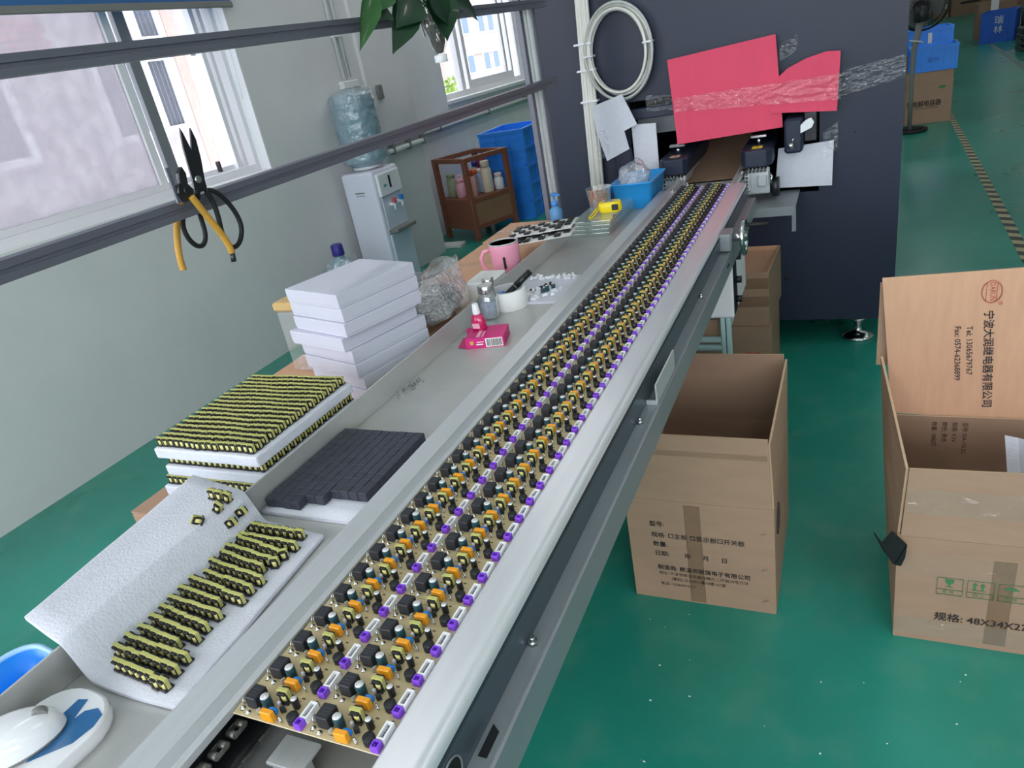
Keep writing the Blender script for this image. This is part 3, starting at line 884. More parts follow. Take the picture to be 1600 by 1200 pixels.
# rollers and slots seen in the right flank
for y, r_ in ((0.338, 0.0165), (0.27, 0.0165)):
    MB().cyl((-0.3148, y, 0.7525), (-0.3136, y, 0.7525), r_, n=24).build('axle_opening', M_dark, cv)
    MB().tube([(-0.3135, y + (r_ + 0.001) * math.cos(q), 0.7525 + (r_ + 0.001) * math.sin(q)) for q in [2 * PI * i / 24 for i in range(24)]], 0.0012, 5, closed=True).build('axle_rim', M_steelgrey, cv)
    MB().cyl((-0.3135, y, 0.7525), (-0.3105, y, 0.7525), 0.0065, n=14).build('axle_end', M_darksteel, cv)
MB().poly([(-0.3095, 0.375, 0.7332), (-0.300, 0.375, 0.7332), (-0.300, 0.405, 0.7332), (-0.3095, 0.412, 0.7332)], (0, 0, 0.0006)).build('beam_slot', M_dark, cv)
for y in (0.52, 1.02, 1.62):
    MB().cyl((-0.309, y, 0.7332), (-0.309, y, 0.739), 0.006, n=6).cyl((-0.309, y, 0.7391), (-0.309, y, 0.744), 0.0035, n=8).build('bolt', M_chrome, cv)
MB().box((-0.2958, 1.085, 0.7334), (-0.2930, 1.235, 0.7725)).box((-0.3135, 1.085, 0.7334), (-0.2960, 1.088, 0.742)).build('angle_plate', M_alu, cv)
# handwheel
hw = MB().tube([(-0.255, 2.00 + 0.046 * math.cos(a), 0.768 + 0.046 * math.sin(a)) for a in [2 * PI * i / 28 for i in range(28)]], 0.0065, 8, closed=True)
for a in (0.3, 0.3 + 2 * PI / 3, 0.3 + 4 * PI / 3):
    hw.cyl((-0.258, 2.00, 0.768), (-0.256, 2.00 + 0.044 * math.cos(a), 0.768 + 0.044 * math.sin(a)), 0.005, n=8)
hw.cyl((-0.289, 2.00, 0.768), (-0.245, 2.00, 0.768), 0.012, n=14)
hwo = hw.build('handwheel', M_chrome, cv)
MB().tube([(-0.255, 2.035, 0.79), (-0.24, 2.035, 0.79), (-0.195, 2.035, 0.79)], [0.004, 0.006, 0.0055], 10).build('handle', M_rubber, hwo)
MB().cbox((-0.318, 1.965, 0.737), (-0.285, 2.04, 0.785), 0.004).build('bearing_block', M_steelgrey, cv)
for y in (1.92, 1.90):
    MB().cyl((-0.2879, y, 0.715), (-0.285, y, 0.715), 0.004, n=8).build('bolt', M_darksteel, cv)
# stand with a white control panel
MB().cbox((-0.60, 2.19, 0.45), (-0.318, 2.50, 0.689), 0.006).build('control_box', M_white, cv)
for z in (0.645, 0.565, 0.50):
    MB().cyl((-0.318, 2.235, z), (-0.297, 2.235, z), 0.015 if z > 0.6 else 0.011, n=14).build('knob', M_black, cv)
MB().box((-0.3178, 2.20, 0.46), (-0.3160, 2.27, 0.685)).build('control_plate', M_black, cv)
for x in (-0.352, -0.335):
    MB().cbox((x - 0.010, 2.19, 0.0), (x + 0.004, 2.215, 0.45), 0.002).build('leg', M_mint, cv)
for x, y in ((-0.60, 2.19), (-0.60, 2.47)):
    MB().cbox((x, y, 0.0), (x + 0.03, y + 0.03, 0.45), 0.002).build('leg', M_mint, cv)
for z in (0.338, 0.365):
    MB().cbox((-0.57, 2.192, z), (-0.362, 2.21, z + 0.016), 0.002).build('cross_bar', M_mint, cv)
MB().box((-0.60, 2.216, 0.325), (-0.364, 2.50, 0.332)).build('shelf', M_mint, cv)
for x, y in ((-0.60, -0.30), (-0.52, -0.30)):
    MB().cbox((x, y, 0.0), (x + 0.03, y + 0.03, 0.6895), 0.002).build('leg', M_mint, cv)
MB().cbox((-0.56, 2.23, 0.3325), (-0.375, 2.44, 0.43), 0.003).build('carton', M_carton, label='small brown carton on the shelf below the control box', cat='carton')

# ------------------------------------------------------------------ printed circuit boards
PT = 0.78
PX0, PX1 = -0.555, -0.374
PANEL_L, ROW = 0.192, 0.0384


def cap_mesh(name, r, h, sleeve, n=14):
    return MB().lathe([(r * 0.94, 0), (r, 0.0008), (r, h - 0.0012), (r * 0.92, h - 0.0002)], n, mi=0).lathe([(r * 0.90, h - 0.0004), (r * 0.86, h + 0.0001), (0.0001, h - 0.0001)], n, mi=1).mesh(name, [sleeve, M_captop])


def relay_mesh():
    m_ = MB().cbox((-0.0075, -0.0090, 0), (0.0075, 0.0090, 0.0155), 0.0009)
    m_.box((-0.0045, -0.0045, 0.01548), (0.0045, -0.0038, 0.01562), 1).box((-0.0045, -0.001, 0.01548), (0.003, -0.0002, 0.01562), 1).box((-0.0045, 0.0025, 0.01548), (0.0045, 0.0033, 0.01562), 1)
    return m_.mesh('relay', [M_relay, mat('relay marking', (62, 64, 72), 0.5)])


def transformer_parts():
    core = MB()
    core.cbox((-0.0064, -0.0024, 0.0145), (0.0064, 0.0024, 0.0160), 0.0003)
    core.cbox((-0.0064, -0.0024, 0.0020), (-0.0048, 0.0024, 0.0145), 0.0003)
    core.cbox((0.0048, -0.0024, 0.0020), (0.0064, 0.0024, 0.0145), 0.0003)
    bob = MB().cbox((-0.0060, -0.0060, 0.0), (0.0060, 0.0060, 0.0026), 0.0003).cbox((-0.0047, -0.0056, 0.0118), (0.0047, 0.0056, 0.0142), 0.0003)
    bob.box((-0.0062, -0.0027, 0.0026), (0.0062, 0.0027, 0.0118))
    wnd = MB().cyl((0, -0.0006, 0.0024), (0, -0.0006, 0.0120), 0.0038, n=12)
    pins = MB()
    for s in (-1, 1):
        for k in range(3):
            pins.box((-0.0045 + 0.004 * k, s * 0.0064 - 0.0007, -0.0002), (-0.0035 + 0.004 * k, s * 0.0064 + 0.0007, 0.0012))
    return core, bob, wnd, pins


_c, _b, _w, _p = transformer_parts()
ME_core, ME_bob, ME_wind, ME_pin = _c.mesh('core', M_tape), _b.mesh('bobbin', M_black), _w.mesh('winding', M_wind), _p.mesh('pins', M_chrome)
_all = MB()
for mi, q in enumerate((_c, _b, _w)):
    n0 = len(_all.v)
    _all.v += q.v
    _all.f += [[i + n0 for i in f_] for f_ in q.f]; _all.m += [mi] * len(q.f); _all.s += q.s
ME_tf = _all.mesh('transformer', [M_tape, M_black, M_wind])

ME_relay = relay_mesh()
ME_capbig = cap_mesh('electrolytic_capacitor', 0.0053, 0.0160, M_capg)
ME_capsml = cap_mesh('small_capacitor', 0.0038, 0.0130, M_capk, 12)
ME_film = MB().cbox((-0.0073, -0.0032, 0.0006), (0.0073, 0.0032, 0.0128), 0.0008).mesh('film_capacitor', M_yellowc)
ME_disc = MB().cyl((0, -0.0010, 0.0068), (0, 0.0010, 0.0068), 0.0052, n=16).cyl((0, -0.0018, 0.0068), (0, -0.0010, 0.0068), 0.0038, 0.0052, n=16).cyl((0, 0.0010, 0.0068), (0, 0.0018, 0.0068), 0.0052, 0.0038, n=16).mesh('disc_capacitor', M_bluec)
ME_buzz = MB().lathe([(0.0058, 0), (0.0061, 0.0004), (0.0061, 0.0080), (0.0057, 0.0085), (0.0012, 0.0085)], 20).lathe([(0.0012, 0.00852), (0.0001, 0.0078)], 10, mi=1).mesh('buzzer', [M_black, M_dark])


def socket(w, d, h, t):
    s = MB()
    s.box((-w / 2, -d / 2, 0), (w / 2, d / 2, h * 0.3))
    s.box((-w / 2, -d / 2, h * 0.3), (-w / 2 + t, d / 2, h)); s.box((w / 2 - t, -d / 2, h * 0.3), (w / 2, d / 2, h))
    s.box((-w / 2 + t, -d / 2, h * 0.3), (w / 2 - t, -d / 2 + t, h)); s.box((-w / 2 + t, d / 2 - t, h * 0.3), (w / 2 - t, d / 2, h))
    return s


sp = socket(0.0082, 0.0082, 0.0082, 0.0012)
sp.box((-0.0016, -0.001, 0.002), (-0.0008, 0.001, 0.006)); sp.box((0.0008, -0.001, 0.002), (0.0016, 0.001, 0.006))
ME_purple = sp.mesh('purple_connector', M_purple)
sw = socket(0.0086, 0.0195, 0.0078, 0.0019)
for k in range(5):
    sw.box((-0.0005, -0.007 + 0.0033 * k, 0.002), (0.0005, -0.006 + 0.0033 * k, 0.0060), 1)
sw.box((-0.0024, -0.0078, 0.0022), (0.0024, 0.0078, 0.0030), 2)
ME_whitec = sw.mesh('white_connector', [M_white, M_chrome, M_grey])
ME_led = MB().lathe([(0.0022, 0), (0.0022, 0.0060), (0.0016, 0.0078), (0.0001, 0.0086)], 10).mesh('indicator_lamp', mat('milky lamp', (196, 190, 200), 0.25))
ME_trans = MB().poly([(-0.0026, -0.0018, 0.0010), (0.0026, -0.0018, 0.0010), (0.0026, 0.0010, 0.0010), (0.0012, 0.0022, 0.0010), (-0.0012, 0.0022, 0.0010), (-0.0026, 0.0010, 0.0010)], (0, 0, 0.0060)).mesh('transistor', M_black)
ME_varis = MB().lathe([(0.0018, 0), (0.0020, 0.0050), (0.0010, 0.0062), (0.0001, 0.0063)], 10).mesh('thermistor', M_black)
tb = MB().tube([(0, 0.0034 * math.cos(a), 0.0034 + 0.0036 * math.sin(a)) for a in [2 * PI * i / 12 for i in range(12)]], 0.0009, 5, closed=True)
tb.cyl((0, 0.0034, 0), (0, 0.0034, 0.004), 0.0009, n=6)
ME_clip = tb.mesh('fuse_clip', M_chrome)
ME_sold = MB().lathe([(0.0030, 0), (0.0026, 0.0008), (0.0014, 0.0010), (0.0012, 0.0028), (0.0001, 0.0032)], 10).mesh('terminal_pin', M_chrome)
ME_clear = MB().cbox((-0.0022, -0.0008, 0.0008), (0.0022, 0.0008, 0.0072), 0.0005).mesh('resistor_film', mat('glassy grey', (176, 176, 166), 0.2))
ME_silk = MB()
for k, (x, y, a, b_) in enumerate(((0.033, 0.030, 0.006, 0.0008), (0.036, 0.033, 0.008, 0.0008), (0.041, 0.029, 0.0012, 0.004), (0.058, 0.0305, 0.007, 0.0008), (0.060, 0.028, 0.005, 0.0008), (0.076, 0.022, 0.005, 0.0010), (0.078, 0.027, 0.006, 0.0009), (0.070, 0.0175, 0.004, 0.0008), (0.006, 0.0045, 0.004, 0.0012), (0.028, 0.0055, 0.006, 0.0008), (0.0635, 0.0335, 0.004, 0.002), (0.008, 0.024, 0.0012, 0.005))):
    ME_silk.box((x, y, 0.0), (x + a, y + b_, 0.00012))
ME_silk = ME_silk.mesh('silkscreen', M_silk)

UNIT = [(ME_relay, 'relay', 20, 18.5, 0), (ME_capbig, 'electrolytic_capacitor', 35.5, 16.0, 0), (ME_film, 'film_capacitor', 47, 3.8, 0),
        (ME_disc, 'disc_capacitor', 49.5, 9.3, 0.25), (ME_buzz, 'buzzer', 73.5, 9.5, 0), (ME_purple, 'purple_connector', 85.0, 5.2, 0),
        (ME_whitec, 'white_connector', 86.0, 20.0, 0), (ME_tf, 'transformer', 49.0, 28.0, 0), (ME_capsml, 'small_capacitor', 66, 23.5, 0),
        (ME_led, 'indicator_lamp', 47.5, 19.8, 0), (ME_trans, 'transistor', 55.5, 15.5, 0.6), (ME_varis, 'thermistor', 86.5, 31.2, 0),
        (ME_clip, 'fuse_clip', 4.5, 15.0, 0.4), (ME_clip, 'fuse_clip', 60.5, 5.0, 1.1), (ME_sold, 'terminal_pin', 17.5, 5.0, 0), (ME_clear, 'resistor_film', 31.0, 7.5, 1.2), (ME_sold, 'terminal_pin', 8.0, 8.0, 0)]
ORD = ['nearest', 'second', 'third', 'fourth', 'fifth', 'sixth', 'seventh', 'eighth', 'ninth', 'tenth', 'eleventh', 'farthest']
ME_board = MB().box((0, 0.0006, -0.0016), (PX1 - PX0, PANEL_L - 0.0006, -0.00005), 1).box((0.0003, 0.0008, -0.00005), (PX1 - PX0 - 0.0003, PANEL_L - 0.0008, 0.0), 0).mesh('board', [M_pcb, M_pcbedge])
NEAR = 8
for k in range(12):
    lab = (ORD[k] + ' tan circuit board panel on the conveyor' + (', its bare front edge showing' if k == 0 else ' counted from the near end' if k < 11 else ' at the machine end'))
    pn = thing('circuit_board_panel', lab, 'circuit board', (PX0, 0.321 + PANEL_L * k, PT), 0, 'populated circuit board panels on the conveyor')
    inst(ME_board, 'board', pn)
    far = {}
    for c in range(2):
        for r in range(5):
            ux, uy = 0.0905 * c, ROW * r
            if k < NEAR:
                inst(ME_silk, 'silkscreen', pn, (ux, uy, 0.0))
            for (me, nm, x, y, a) in UNIT:
                if k < NEAR:
                    inst(me, nm, pn, (ux + x / 1000 + jit(0.0003), uy + y / 1000 + jit(0.0003), 0.0001), (0, 0, a + jit(0.05)))
                else:
                    far.setdefault(nm, (me, []))[1].append((ux + x / 1000, uy + y / 1000, a))
    for nm, (me, spots) in far.items():
        mb = MB()
        base_v = [v.co.copy() for v in me.vertices]
        for x, y, a in spots:
            Mx = Matrix.Translation((x, y, 0.0001)) @ Matrix.Rotation(a, 4, 'Z')
            n0 = len(mb.v)
            mb.v += [Mx @ q for q in base_v]
            for p in me.polygons:
                mb.f.append([i + n0 for i in p.vertices]); mb.m.append(p.material_index); mb.s.append(p.use_smooth)
        o = bpy.data.objects.new(nm + 's', mb.mesh(nm + 's', list(me.materials)))
        COL.objects.link(o); o.parent = pn; o['kind'] = 'stuff'

# ------------------------------------------------------------------ side tray (worktable) left of the conveyor
TZ = 0.75
tbn = thing('side_table', 'long grey steel tray table with a raised lip beside the conveyor', 'table', (-0.72, 1.1, 0.0))
MB().box((-0.829, -0.40, TZ - 0.004), (-0.618, 2.62, TZ)).build('table_top', M_table, tbn)
bevel(MB().box((-0.8285, -0.40, TZ), (-0.8255, 2.165, 0.80)).build('raised_lip', M_table, tbn), 0.001, 1)
for x, y in ((-0.82, -0.35), (-0.65, -0.35), (-0.82, 2.55), (-0.65, 2.55), (-0.82, 1.1)):
    MB().cbox((x, y, 0), (x + 0.025, y + 0.025, TZ - 0.004), 0.002).build('leg', M_steelgrey, tbn)
MB().cyl((-0.8255, 0.385, 0.772), (-0.8245, 0.385, 0.772), 0.004, n=10).build('bolt_hole', M_dark, tbn)
# ------------------------------------------------------------------ things on and behind the side table
def foam_z(x):
    if x > -0.790: return 0.758
    if x < -0.8235: return 0.809 + (-0.8235 - x) * 0.08
    t = (-0.790 - x) / 0.0335
    t = t * t * (3 - 2 * t)
    return 0.758 + 0.051 * t


def foam_sheet_fn(u, v):
    # u: from the outer (left) edge to the conveyor side, v: near to far ; corners follow the skewed sheet
    a = Vector((-0.905, 0.342)); b = Vector((-0.648, 0.322)); c = Vector((-0.672, 0.62)); d = Vector((-0.935, 0.650))
    p = (a * (1 - u) + b * u) * (1 - v) + (d * (1 - u) + c * u) * v
    z = foam_z(p.x) + 0.001 * noise.noise(Vector((p.x * 20, p.y * 20, 0)))
    p = p + Vector((0, -0.010 * math.sin(u * PI) * (1 - v)))
    return (p.x, p.y, z)


bevel(MB().sheet(56, 12, foam_sheet_fn, 0.0065).build('foam_sheet', M_foam, label='white foam sheet bent over the table lip, holding loose transformer rows', cat='foam sheet'), 0.001, 1)
ROWS = [([-0.850, 0.608], [-0.700, 0.605], 12), ([-0.821, 0.585], [-0.692, 0.581], 11), ([-0.792, 0.577], [-0.695, 0.561], 9), ([-0.790, 0.557], [-0.696, 0.544], 9), ([-0.792, 0.544], [-0.709, 0.530], 8), ([-0.790, 0.524], [-0.692, 0.510], 9),
        ([-0.776, 0.502], [-0.694, 0.493], 7), ([-0.790, 0.487], [-0.692, 0.474], 9), ([-0.788, 0.469], [-0.720, 0.460], 6), ([-0.787, 0.450], [-0.703, 0.443], 8), ([-0.785, 0.434], [-0.703, 0.422], 7), ([-0.784, 0.416], [-0.701, 0.406], 8),
        ([-0.783, 0.399], [-0.719, 0.392], 6), ([-0.790, 0.381], [-0.688, 0.376], 9), ([-0.789, 0.365], [-0.686, 0.359], 9), ([-0.767, 0.348], [-0.681, 0.339], 8)]
ORDN = ['first', 'second', 'third', 'fourth', 'fifth', 'sixth', 'seventh', 'eighth', 'ninth', 'tenth', 'eleventh', 'twelfth', 'thirteenth', 'fourteenth', 'fifteenth', 'sixteenth', 'seventeenth']


def transformer(loc, rot, label, group, parts=True):
    if parts:
        t = thing('transformer', label, 'transformer', loc, 0, group)
        t.rotation_euler = rot
        inst(ME_bob, 'bobbin', t); inst(ME_core, 'core', t); inst(ME_wind, 'winding', t); inst(ME_pin, 'pins', t)
        return t
    o = inst(ME_tf, 'transformer', None, loc, rot)
    return tag(o, label, 'transformer', group)


RN = ['farthest', 'second farthest', 'third farthest', 'fourth farthest', 'fifth farthest', 'sixth farthest', 'seventh farthest', 'eighth farthest', 'eighth nearest', 'seventh nearest', 'sixth nearest', 'fifth nearest', 'fourth nearest', 'third nearest', 'second nearest', 'nearest']
tf_count = 0
for i, (a, b_, n) in enumerate(ROWS):
    for k in range(n):
        t = k / (n - 1)
        x = a[0] + (b_[0] - a[0]) * t; y = a[1] + (b_[1] - a[1]) * t + jit(0.0012)
        z = foam_z(x)
        dz = (foam_z(x + 0.003) - foam_z(x - 0.003)) / 0.006
        rz = -0.10 + jit(0.06) + (0.0 if i > 1 else 0.08)
        if (i, k) in ((2, 8), (3, 8)): rz = 0.55 if i == 2 else 0.30
        transformer((x, y, z + 0.0006), (0, -math.atan(dz), rz), 'olive transformer on the bent foam sheet, %s row, %s from the left' % (RN[i], ORDN[k]), 'transformers on the bent foam sheet')
        tf_count += 1
transformer((-0.822, 0.5570, foam_z(-0.822) + 0.0012), (0, -0.9, 0.9), 'stray olive taped transformer lying apart at the row ends on the bent foam', 'transformers on the bent foam sheet')

# stack of four foam slabs with transformers between them, on cartons
FX0, FX1, FY0, FY1 = -1.088, -0.850, 0.705, 0.975
SN = ['bottom', 'second lowest', 'second highest', 'top']
stack_top = 0.0
for s in range(4):
    z0 = 0.6895 + 0.0370 * s
    off = (0.0, -0.006, 0.004, 0.0)[s]
    bevel(MB().sheet(10, 10, lambda u, v: (FX0 + (FX1 - FX0) * u + off, FY0 + off + (FY1 - FY0) * v, z0 + 0.0205 + 0.0012 * noise.noise(Vector((u * 5, v * 5, s)))), 0.020).build('foam_slab', M_foam, label='%s white foam slab of the transformer stack' % SN[s], cat='foam slab', group='foam slabs of the transformer stack'), 0.003, 2)
    z1 = z0 + 0.0215
    if s == 3:
        n_ind = 0
        rest = []
        for r in range(17):
            y = FY0 + 0.012 + r * 0.0154
            for k in range(17):
                x = FX0 + 0.011 + k * 0.0132
                loc = (x + jit(0.0008), y + 0.001 * math.sin(k * 0.6 + r) + jit(0.0009), z1)
                rot = (0, 0, jit(0.07) + (0.3 if random.random() < 0.03 else 0))
                if r < 11:
                    transformer(loc, rot, 'olive transformer on top of the foam stack, %s row from near, %s from left' % (ORDN[r], ORDN[k]), 'transformers on the foam stack', parts=False)
                else:
                    rest.append((loc, rot))
    else:
        rest = []
        for r in range(17):
            y = FY0 + 0.012 + r * 0.0154
            for k in range(17):
                if r == 0 or k == 16:
                    rest.append(((FX0 + 0.011 + off + k * 0.0132, y + off, z1), (0, 0, jit(0.1))))
    mb = MB()
    base_v = [v.co.copy() for v in ME_tf.vertices]
    for loc, rot in rest:
        Mx = Matrix.Translation(loc) @ Matrix.Rotation(rot[2], 4, 'Z')
        n0 = len(mb.v)
        mb.v += [Mx @ q for q in base_v]
        for p in ME_tf.polygons:
            mb.f.append([i + n0 for i in p.vertices]); mb.m.append(p.material_index); mb.s.append(p.use_smooth)
    mb.build('transformer_rows', [M_tape, M_black, M_wind], label='far transformer rows on top of the foam stack' if s == 3 else 'rims of transformers showing above the %s foam slab' % SN[s], cat='transformers', kind='stuff')

# black relays packed on a foam pad
MB().sheet(8, 8, lambda u, v: (-0.822 + 0.182 * u, 0.655 + 0.245 * v, 0.7565 + 0.0006 * noise.noise(Vector((u * 4, v * 4, 0)))), 0.0058).build('foam_pad', M_foam, label='thin white foam pad under the block of black relays', cat='foam sheet')
ME_rl = MB().cbox((-0.0081, -0.0088, 0), (0.0081, 0.0088, 0.0155), 0.0008).mesh('relay', M_relay2)
for cx in range(10):
    start = 0 if cx < 4 else (1 if cx < 6 else 2)
    for r in range(start, 12):
        o = inst(ME_rl, 'relay', None, (-0.8100 + 0.01695 * cx + jit(0.0002), 0.6745 + 0.0184 * r + jit(0.0003), 0.7572 + random.random() * 0.0009), (0, 0, jit(0.015)))
        tag(o, 'black relay on the foam pad, %s column from the lip, %s row from near' % (ORDN[cx], ORDN[r]), 'relay', 'black relays packed on the foam pad')

# mouse and white device with blue film, blue tray
ms = thing('computer_mouse', 'glossy white computer mouse at the near end of the table', 'mouse', (-0.778, 0.224, TZ + 0.0212), math.radians(-38))
prof = []
mm = MB()
NX, NY = 16, 20
def mouse_pt(u, v, k):
    a = 2 * PI * u
    rr = 1.0
    x = 0.030 * math.cos(a); y = 0.053 * math.sin(a)
    return x, y
vs = []
for j in range(9):
    t = j / 8 * PI / 2
    s_ = math.cos(t) ** 0.7; z = 0.030 * math.sin(t) ** 0.85
    for i in range(28):
        a = 2 * PI * i / 28
        vs.append((0.031 * math.cos(a) * s_, 0.054 * math.sin(a) * s_ - 0.006 * (1 - s_), 0.004 + z))
fs = [(j * 28 + i, j * 28 + (i + 1) % 28, (j + 1) * 28 + (i + 1) % 28, (j + 1) * 28 + i) for j in range(8) for i in range(28)]
mo = MB().add(vs, fs, 0, True).move(wm(ms)).build('shell', M_shell, ms)
MB().lathe([(0.03, 0.0), (0.031, 0.004)], 28, (0, 0, 0), sy=1.74).move(wm(ms)).build('base', M_grey, ms)
MB().cyl((-0.004, 0.036, 0.0245), (0.004, 0.036, 0.0245), 0.008, n=14).move(wm(ms)).build('wheel', M_grey, ms)
dv = thing('plastic_case', 'rounded white plastic case with torn blue protective film beside the mouse', 'case', (-0.762, 0.222, TZ), math.radians(-4))
def rrect(w, d, r, z, n=6):
    pts = []
    for cx, cy, a0 in ((w / 2 - r, d / 2 - r, 0), (-w / 2 + r, d / 2 - r, PI / 2), (-w / 2 + r, -d / 2 + r, PI), (w / 2 - r, -d / 2 + r, 1.5 * PI)):
        for k in range(n + 1):
            a = a0 + PI / 2 * k / n
            pts.append((cx + r * math.cos(a), cy + r * math.sin(a), z))
    return pts
def loft(rings, mi=0, cap=True):
    mb = MB(); n = len(rings[0])
    vs = [p for r in rings for p in r]
    fs = [(j * n + i, j * n + (i + 1) % n, (j + 1) * n + (i + 1) % n, (j + 1) * n + i) for j in range(len(rings) - 1) for i in range(n)]
    mb.add(vs, fs, mi, True)
    if cap:
        mb.add(rings[0], [tuple(range(n))[::-1]], mi); mb.add(rings[-1], [tuple(range(n))], mi)
    return mb
loft([rrect(0.104, 0.165, 0.042, 0.0), rrect(0.110, 0.171, 0.044, 0.004), rrect(0.112, 0.173, 0.045, 0.010), rrect(0.109, 0.170, 0.044, 0.016)]).move(wm(dv)).build('body', M_shell, dv)
loft([rrect(0.110, 0.171, 0.044, 0.0162), rrect(0.110, 0.171, 0.044, 0.0185), rrect(0.104, 0.165, 0.042, 0.0205)]).move(wm(dv)).build('lid', M_shell, dv)
MB().poly([(x, y, 0.0206) for x, y in ((-0.004, 0.042), (0.004, 0.032), (0.006, 0.022), (0.014, 0.012), (0.018, -0.004), (0.046, 0.030), (0.049, 0.052), (0.044, 0.066), (0.030, 0.070), (0.018, 0.062), (0.016, 0.050), (0.006, 0.074), (-0.006, 0.070))], (0, 0, 0.0004)).move(wm(dv)).build('protective_film', M_screenfilm, dv)
bt = thing('blue_tray', 'bright blue plastic tray with a pale rim behind the table lip', 'tray', (-0.905, 0.215, 0.7005), math.radians(-6))
loft([rrect(0.085, 0.24, 0.03, 0.0), rrect(0.098, 0.255, 0.036, 0.062), rrect(0.088, 0.245, 0.032, 0.062), rrect(0.08, 0.235, 0.028, 0.006)]).move(wm(bt)).build('tray_body', mat('bright blue tray', (10, 140, 240), 0.35), bt)
MB().tube([(p[0], p[1], 0.0635) for p in rrect(0.096, 0.253, 0.036, 0)], 0.004, 6, closed=True).move(wm(bt)).build('rim', mat('pale blue rim', (170, 212, 246), 0.35), bt)
sb = thing('side_bench', 'low grey bench carrying the cartons behind the table lip', 'bench', (-1.03, 1.3, 0.0))
MB().cbox((-1.32, 0.05, 0.42), (-0.840, 2.60, 0.44), 0.002).build('bench_top', M_steelgrey, sb)
for x, y in ((-1.19, 0.06), (-0.88, 0.06), (-1.19, 2.55), (-0.88, 2.55), (-1.19, 1.3), (-0.88, 1.3)):
    MB().cbox((x, y, 0), (x + 0.03, y + 0.03, 0.42), 0.002).build('leg', M_steelgrey, sb)


def closed_carton(name, a, b_, m, label, tape=True, mtape=None):
    c = thing(name, label, 'carton', ((a[0] + b_[0]) / 2, (a[1] + b_[1]) / 2, a[2]))
    z1 = b_[2]
    MB().cbox(a, (b_[0], b_[1], z1 - 0.004), 0.003).build('body', m, c)
    ym = (a[1] + b_[1]) / 2
    MB().box((a[0] + 0.001, a[1] + 0.001, z1 - 0.004), (b_[0] - 0.001, ym - 0.001, z1)).build('flap', m, c)
    MB().box((a[0] + 0.001, ym + 0.001, z1 - 0.004), (b_[0] - 0.001, b_[1] - 0.001, z1)).build('flap', m, c)
    if tape:
        MB().box((a[0] - 0.0005, ym - 0.022, z1), (b_[0] + 0.0005, ym + 0.022, z1 + 0.0003)).box((a[0] - 0.0006, ym - 0.022, z1 - 0.05), (a[0], ym + 0.022, z1)).build('packing_tape', mtape or M_ctape, c)
    return c


closed_carton('carton', (-0.962, 0.08, 0.4405), (-0.845, 0.325, 0.70), M_cartond, 'brown carton under the bright blue tray')
closed_carton('carton', (-1.20, 0.685, 0.4405), (-0.842, 0.99, 0.688), M_carton, 'brown carton under the foam stack of transformers')
closed_carton('carton', (-1.32, 1.0, 0.4405), (-0.842, 1.36, 0.70), M_cartonp, 'brown carton under the white box stack')
closed_carton('carton', (-1.16, 1.37, 0.4405), (-0.842, 1.72, 0.74), M_cartonp, 'brown carton under the bag of pins')
closed_carton('carton', (-1.17, 1.73, 0.4405), (-0.842, 2.22, 0.74), M_cartonp, 'brown carton under the pink mug')
closed_carton('carton', (-1.18, 2.235, 0.4405), (-0.842, 2.495, 0.74), M_cartonp, 'pinkish carton under the blue pump bottle', mtape=M_film)

# white boxes
WN = ['top', 'second', 'third', 'fourth', 'fifth', 'sixth', 'seventh', 'eighth', 'lowest']
bx, by, bz = -0.997, 1.236, 0.7005
for k in range(8):
    i = 7 - k
    ox, oy, rr = [(0, 0, -17), (0.0, 0.002, -17), (0.003, -0.004, -17.5), (-0.014, -0.010, -16), (-0.002, 0.0, -17), (0.0, -0.003, -17), (0.004, 0.004, -16.5), (0.0, 0.0, -16)][i]
    lf_ = 0.006 * (i - 0) * 0.6
    wb = thing('white_box', '%s flat white card box of the tall stack behind the table lip' % (WN[i] if i == 0 else WN[i] + ' from the top'), 'box', (bx + ox, by + oy, bz), math.radians(rr), 'flat white boxes in the tall stack')
    w_, d_, h_ = 0.190, 0.216, 0.0312
    o = MB().cbox((-w_ / 2 + 0.001, -d_ / 2 + 0.001, 0.0), (w_ / 2 - 0.001, d_ / 2 - 0.001, h_ - 0.008), 0.0008).move(wm(wb)).build('tray', M_whiteb, wb)
    o = MB().cbox((-w_ / 2, -d_ / 2, 0.0055), (w_ / 2, d_ / 2, h_ - 0.0004), 0.001).move(wm(wb)).build('lid', M_whiteb, wb)
    bz += 0.0314

# storage jar behind the white boxes
jr = thing('storage_jar', 'clear square jar with tan lid peeking left of the white boxes', 'jar', (-1.235, 1.290, 0.7005))
MB().cbox((-1.267, 1.258, 0.7005), (-1.203, 1.322, 0.862), 0.006).build('glass_body', M_jar, jr)
MB().cbox((-1.27, 1.255, 0.862), (-1.20, 1.325, 0.884), 0.005).build('lid', mat('tan jar lid', (200, 168, 110), 0.5), jr)


def crumple(n, m_, fn, amp, freq, seed):
    """closed noisy blob on a lat/long grid"""
    vs = []
    for j in range(n + 1):
        for i in range(m_):
            p = Vector(fn(j / n, i / m_))
            d = Vector((noise.noise(p * freq + Vector((seed, 0, 0))), noise.noise(p * freq + Vector((0, seed, 0))), noise.noise(p * freq + Vector((0, 0, seed)))))
            d2 = Vector((noise.noise(p * freq * 3 + Vector((seed, 1, 0))), noise.noise(p * freq * 3 + Vector((2, seed, 0))), noise.noise(p * freq * 3 + Vector((0, 3, seed)))))
            vs.append(p + d * amp + d2 * amp * 0.35)
    fs = [(j * m_ + i, j * m_ + (i + 1) % m_, (j + 1) * m_ + (i + 1) % m_, (j + 1) * m_ + i) for j in range(n) for i in range(m_)]
    return MB().add(vs, fs, 0, True)


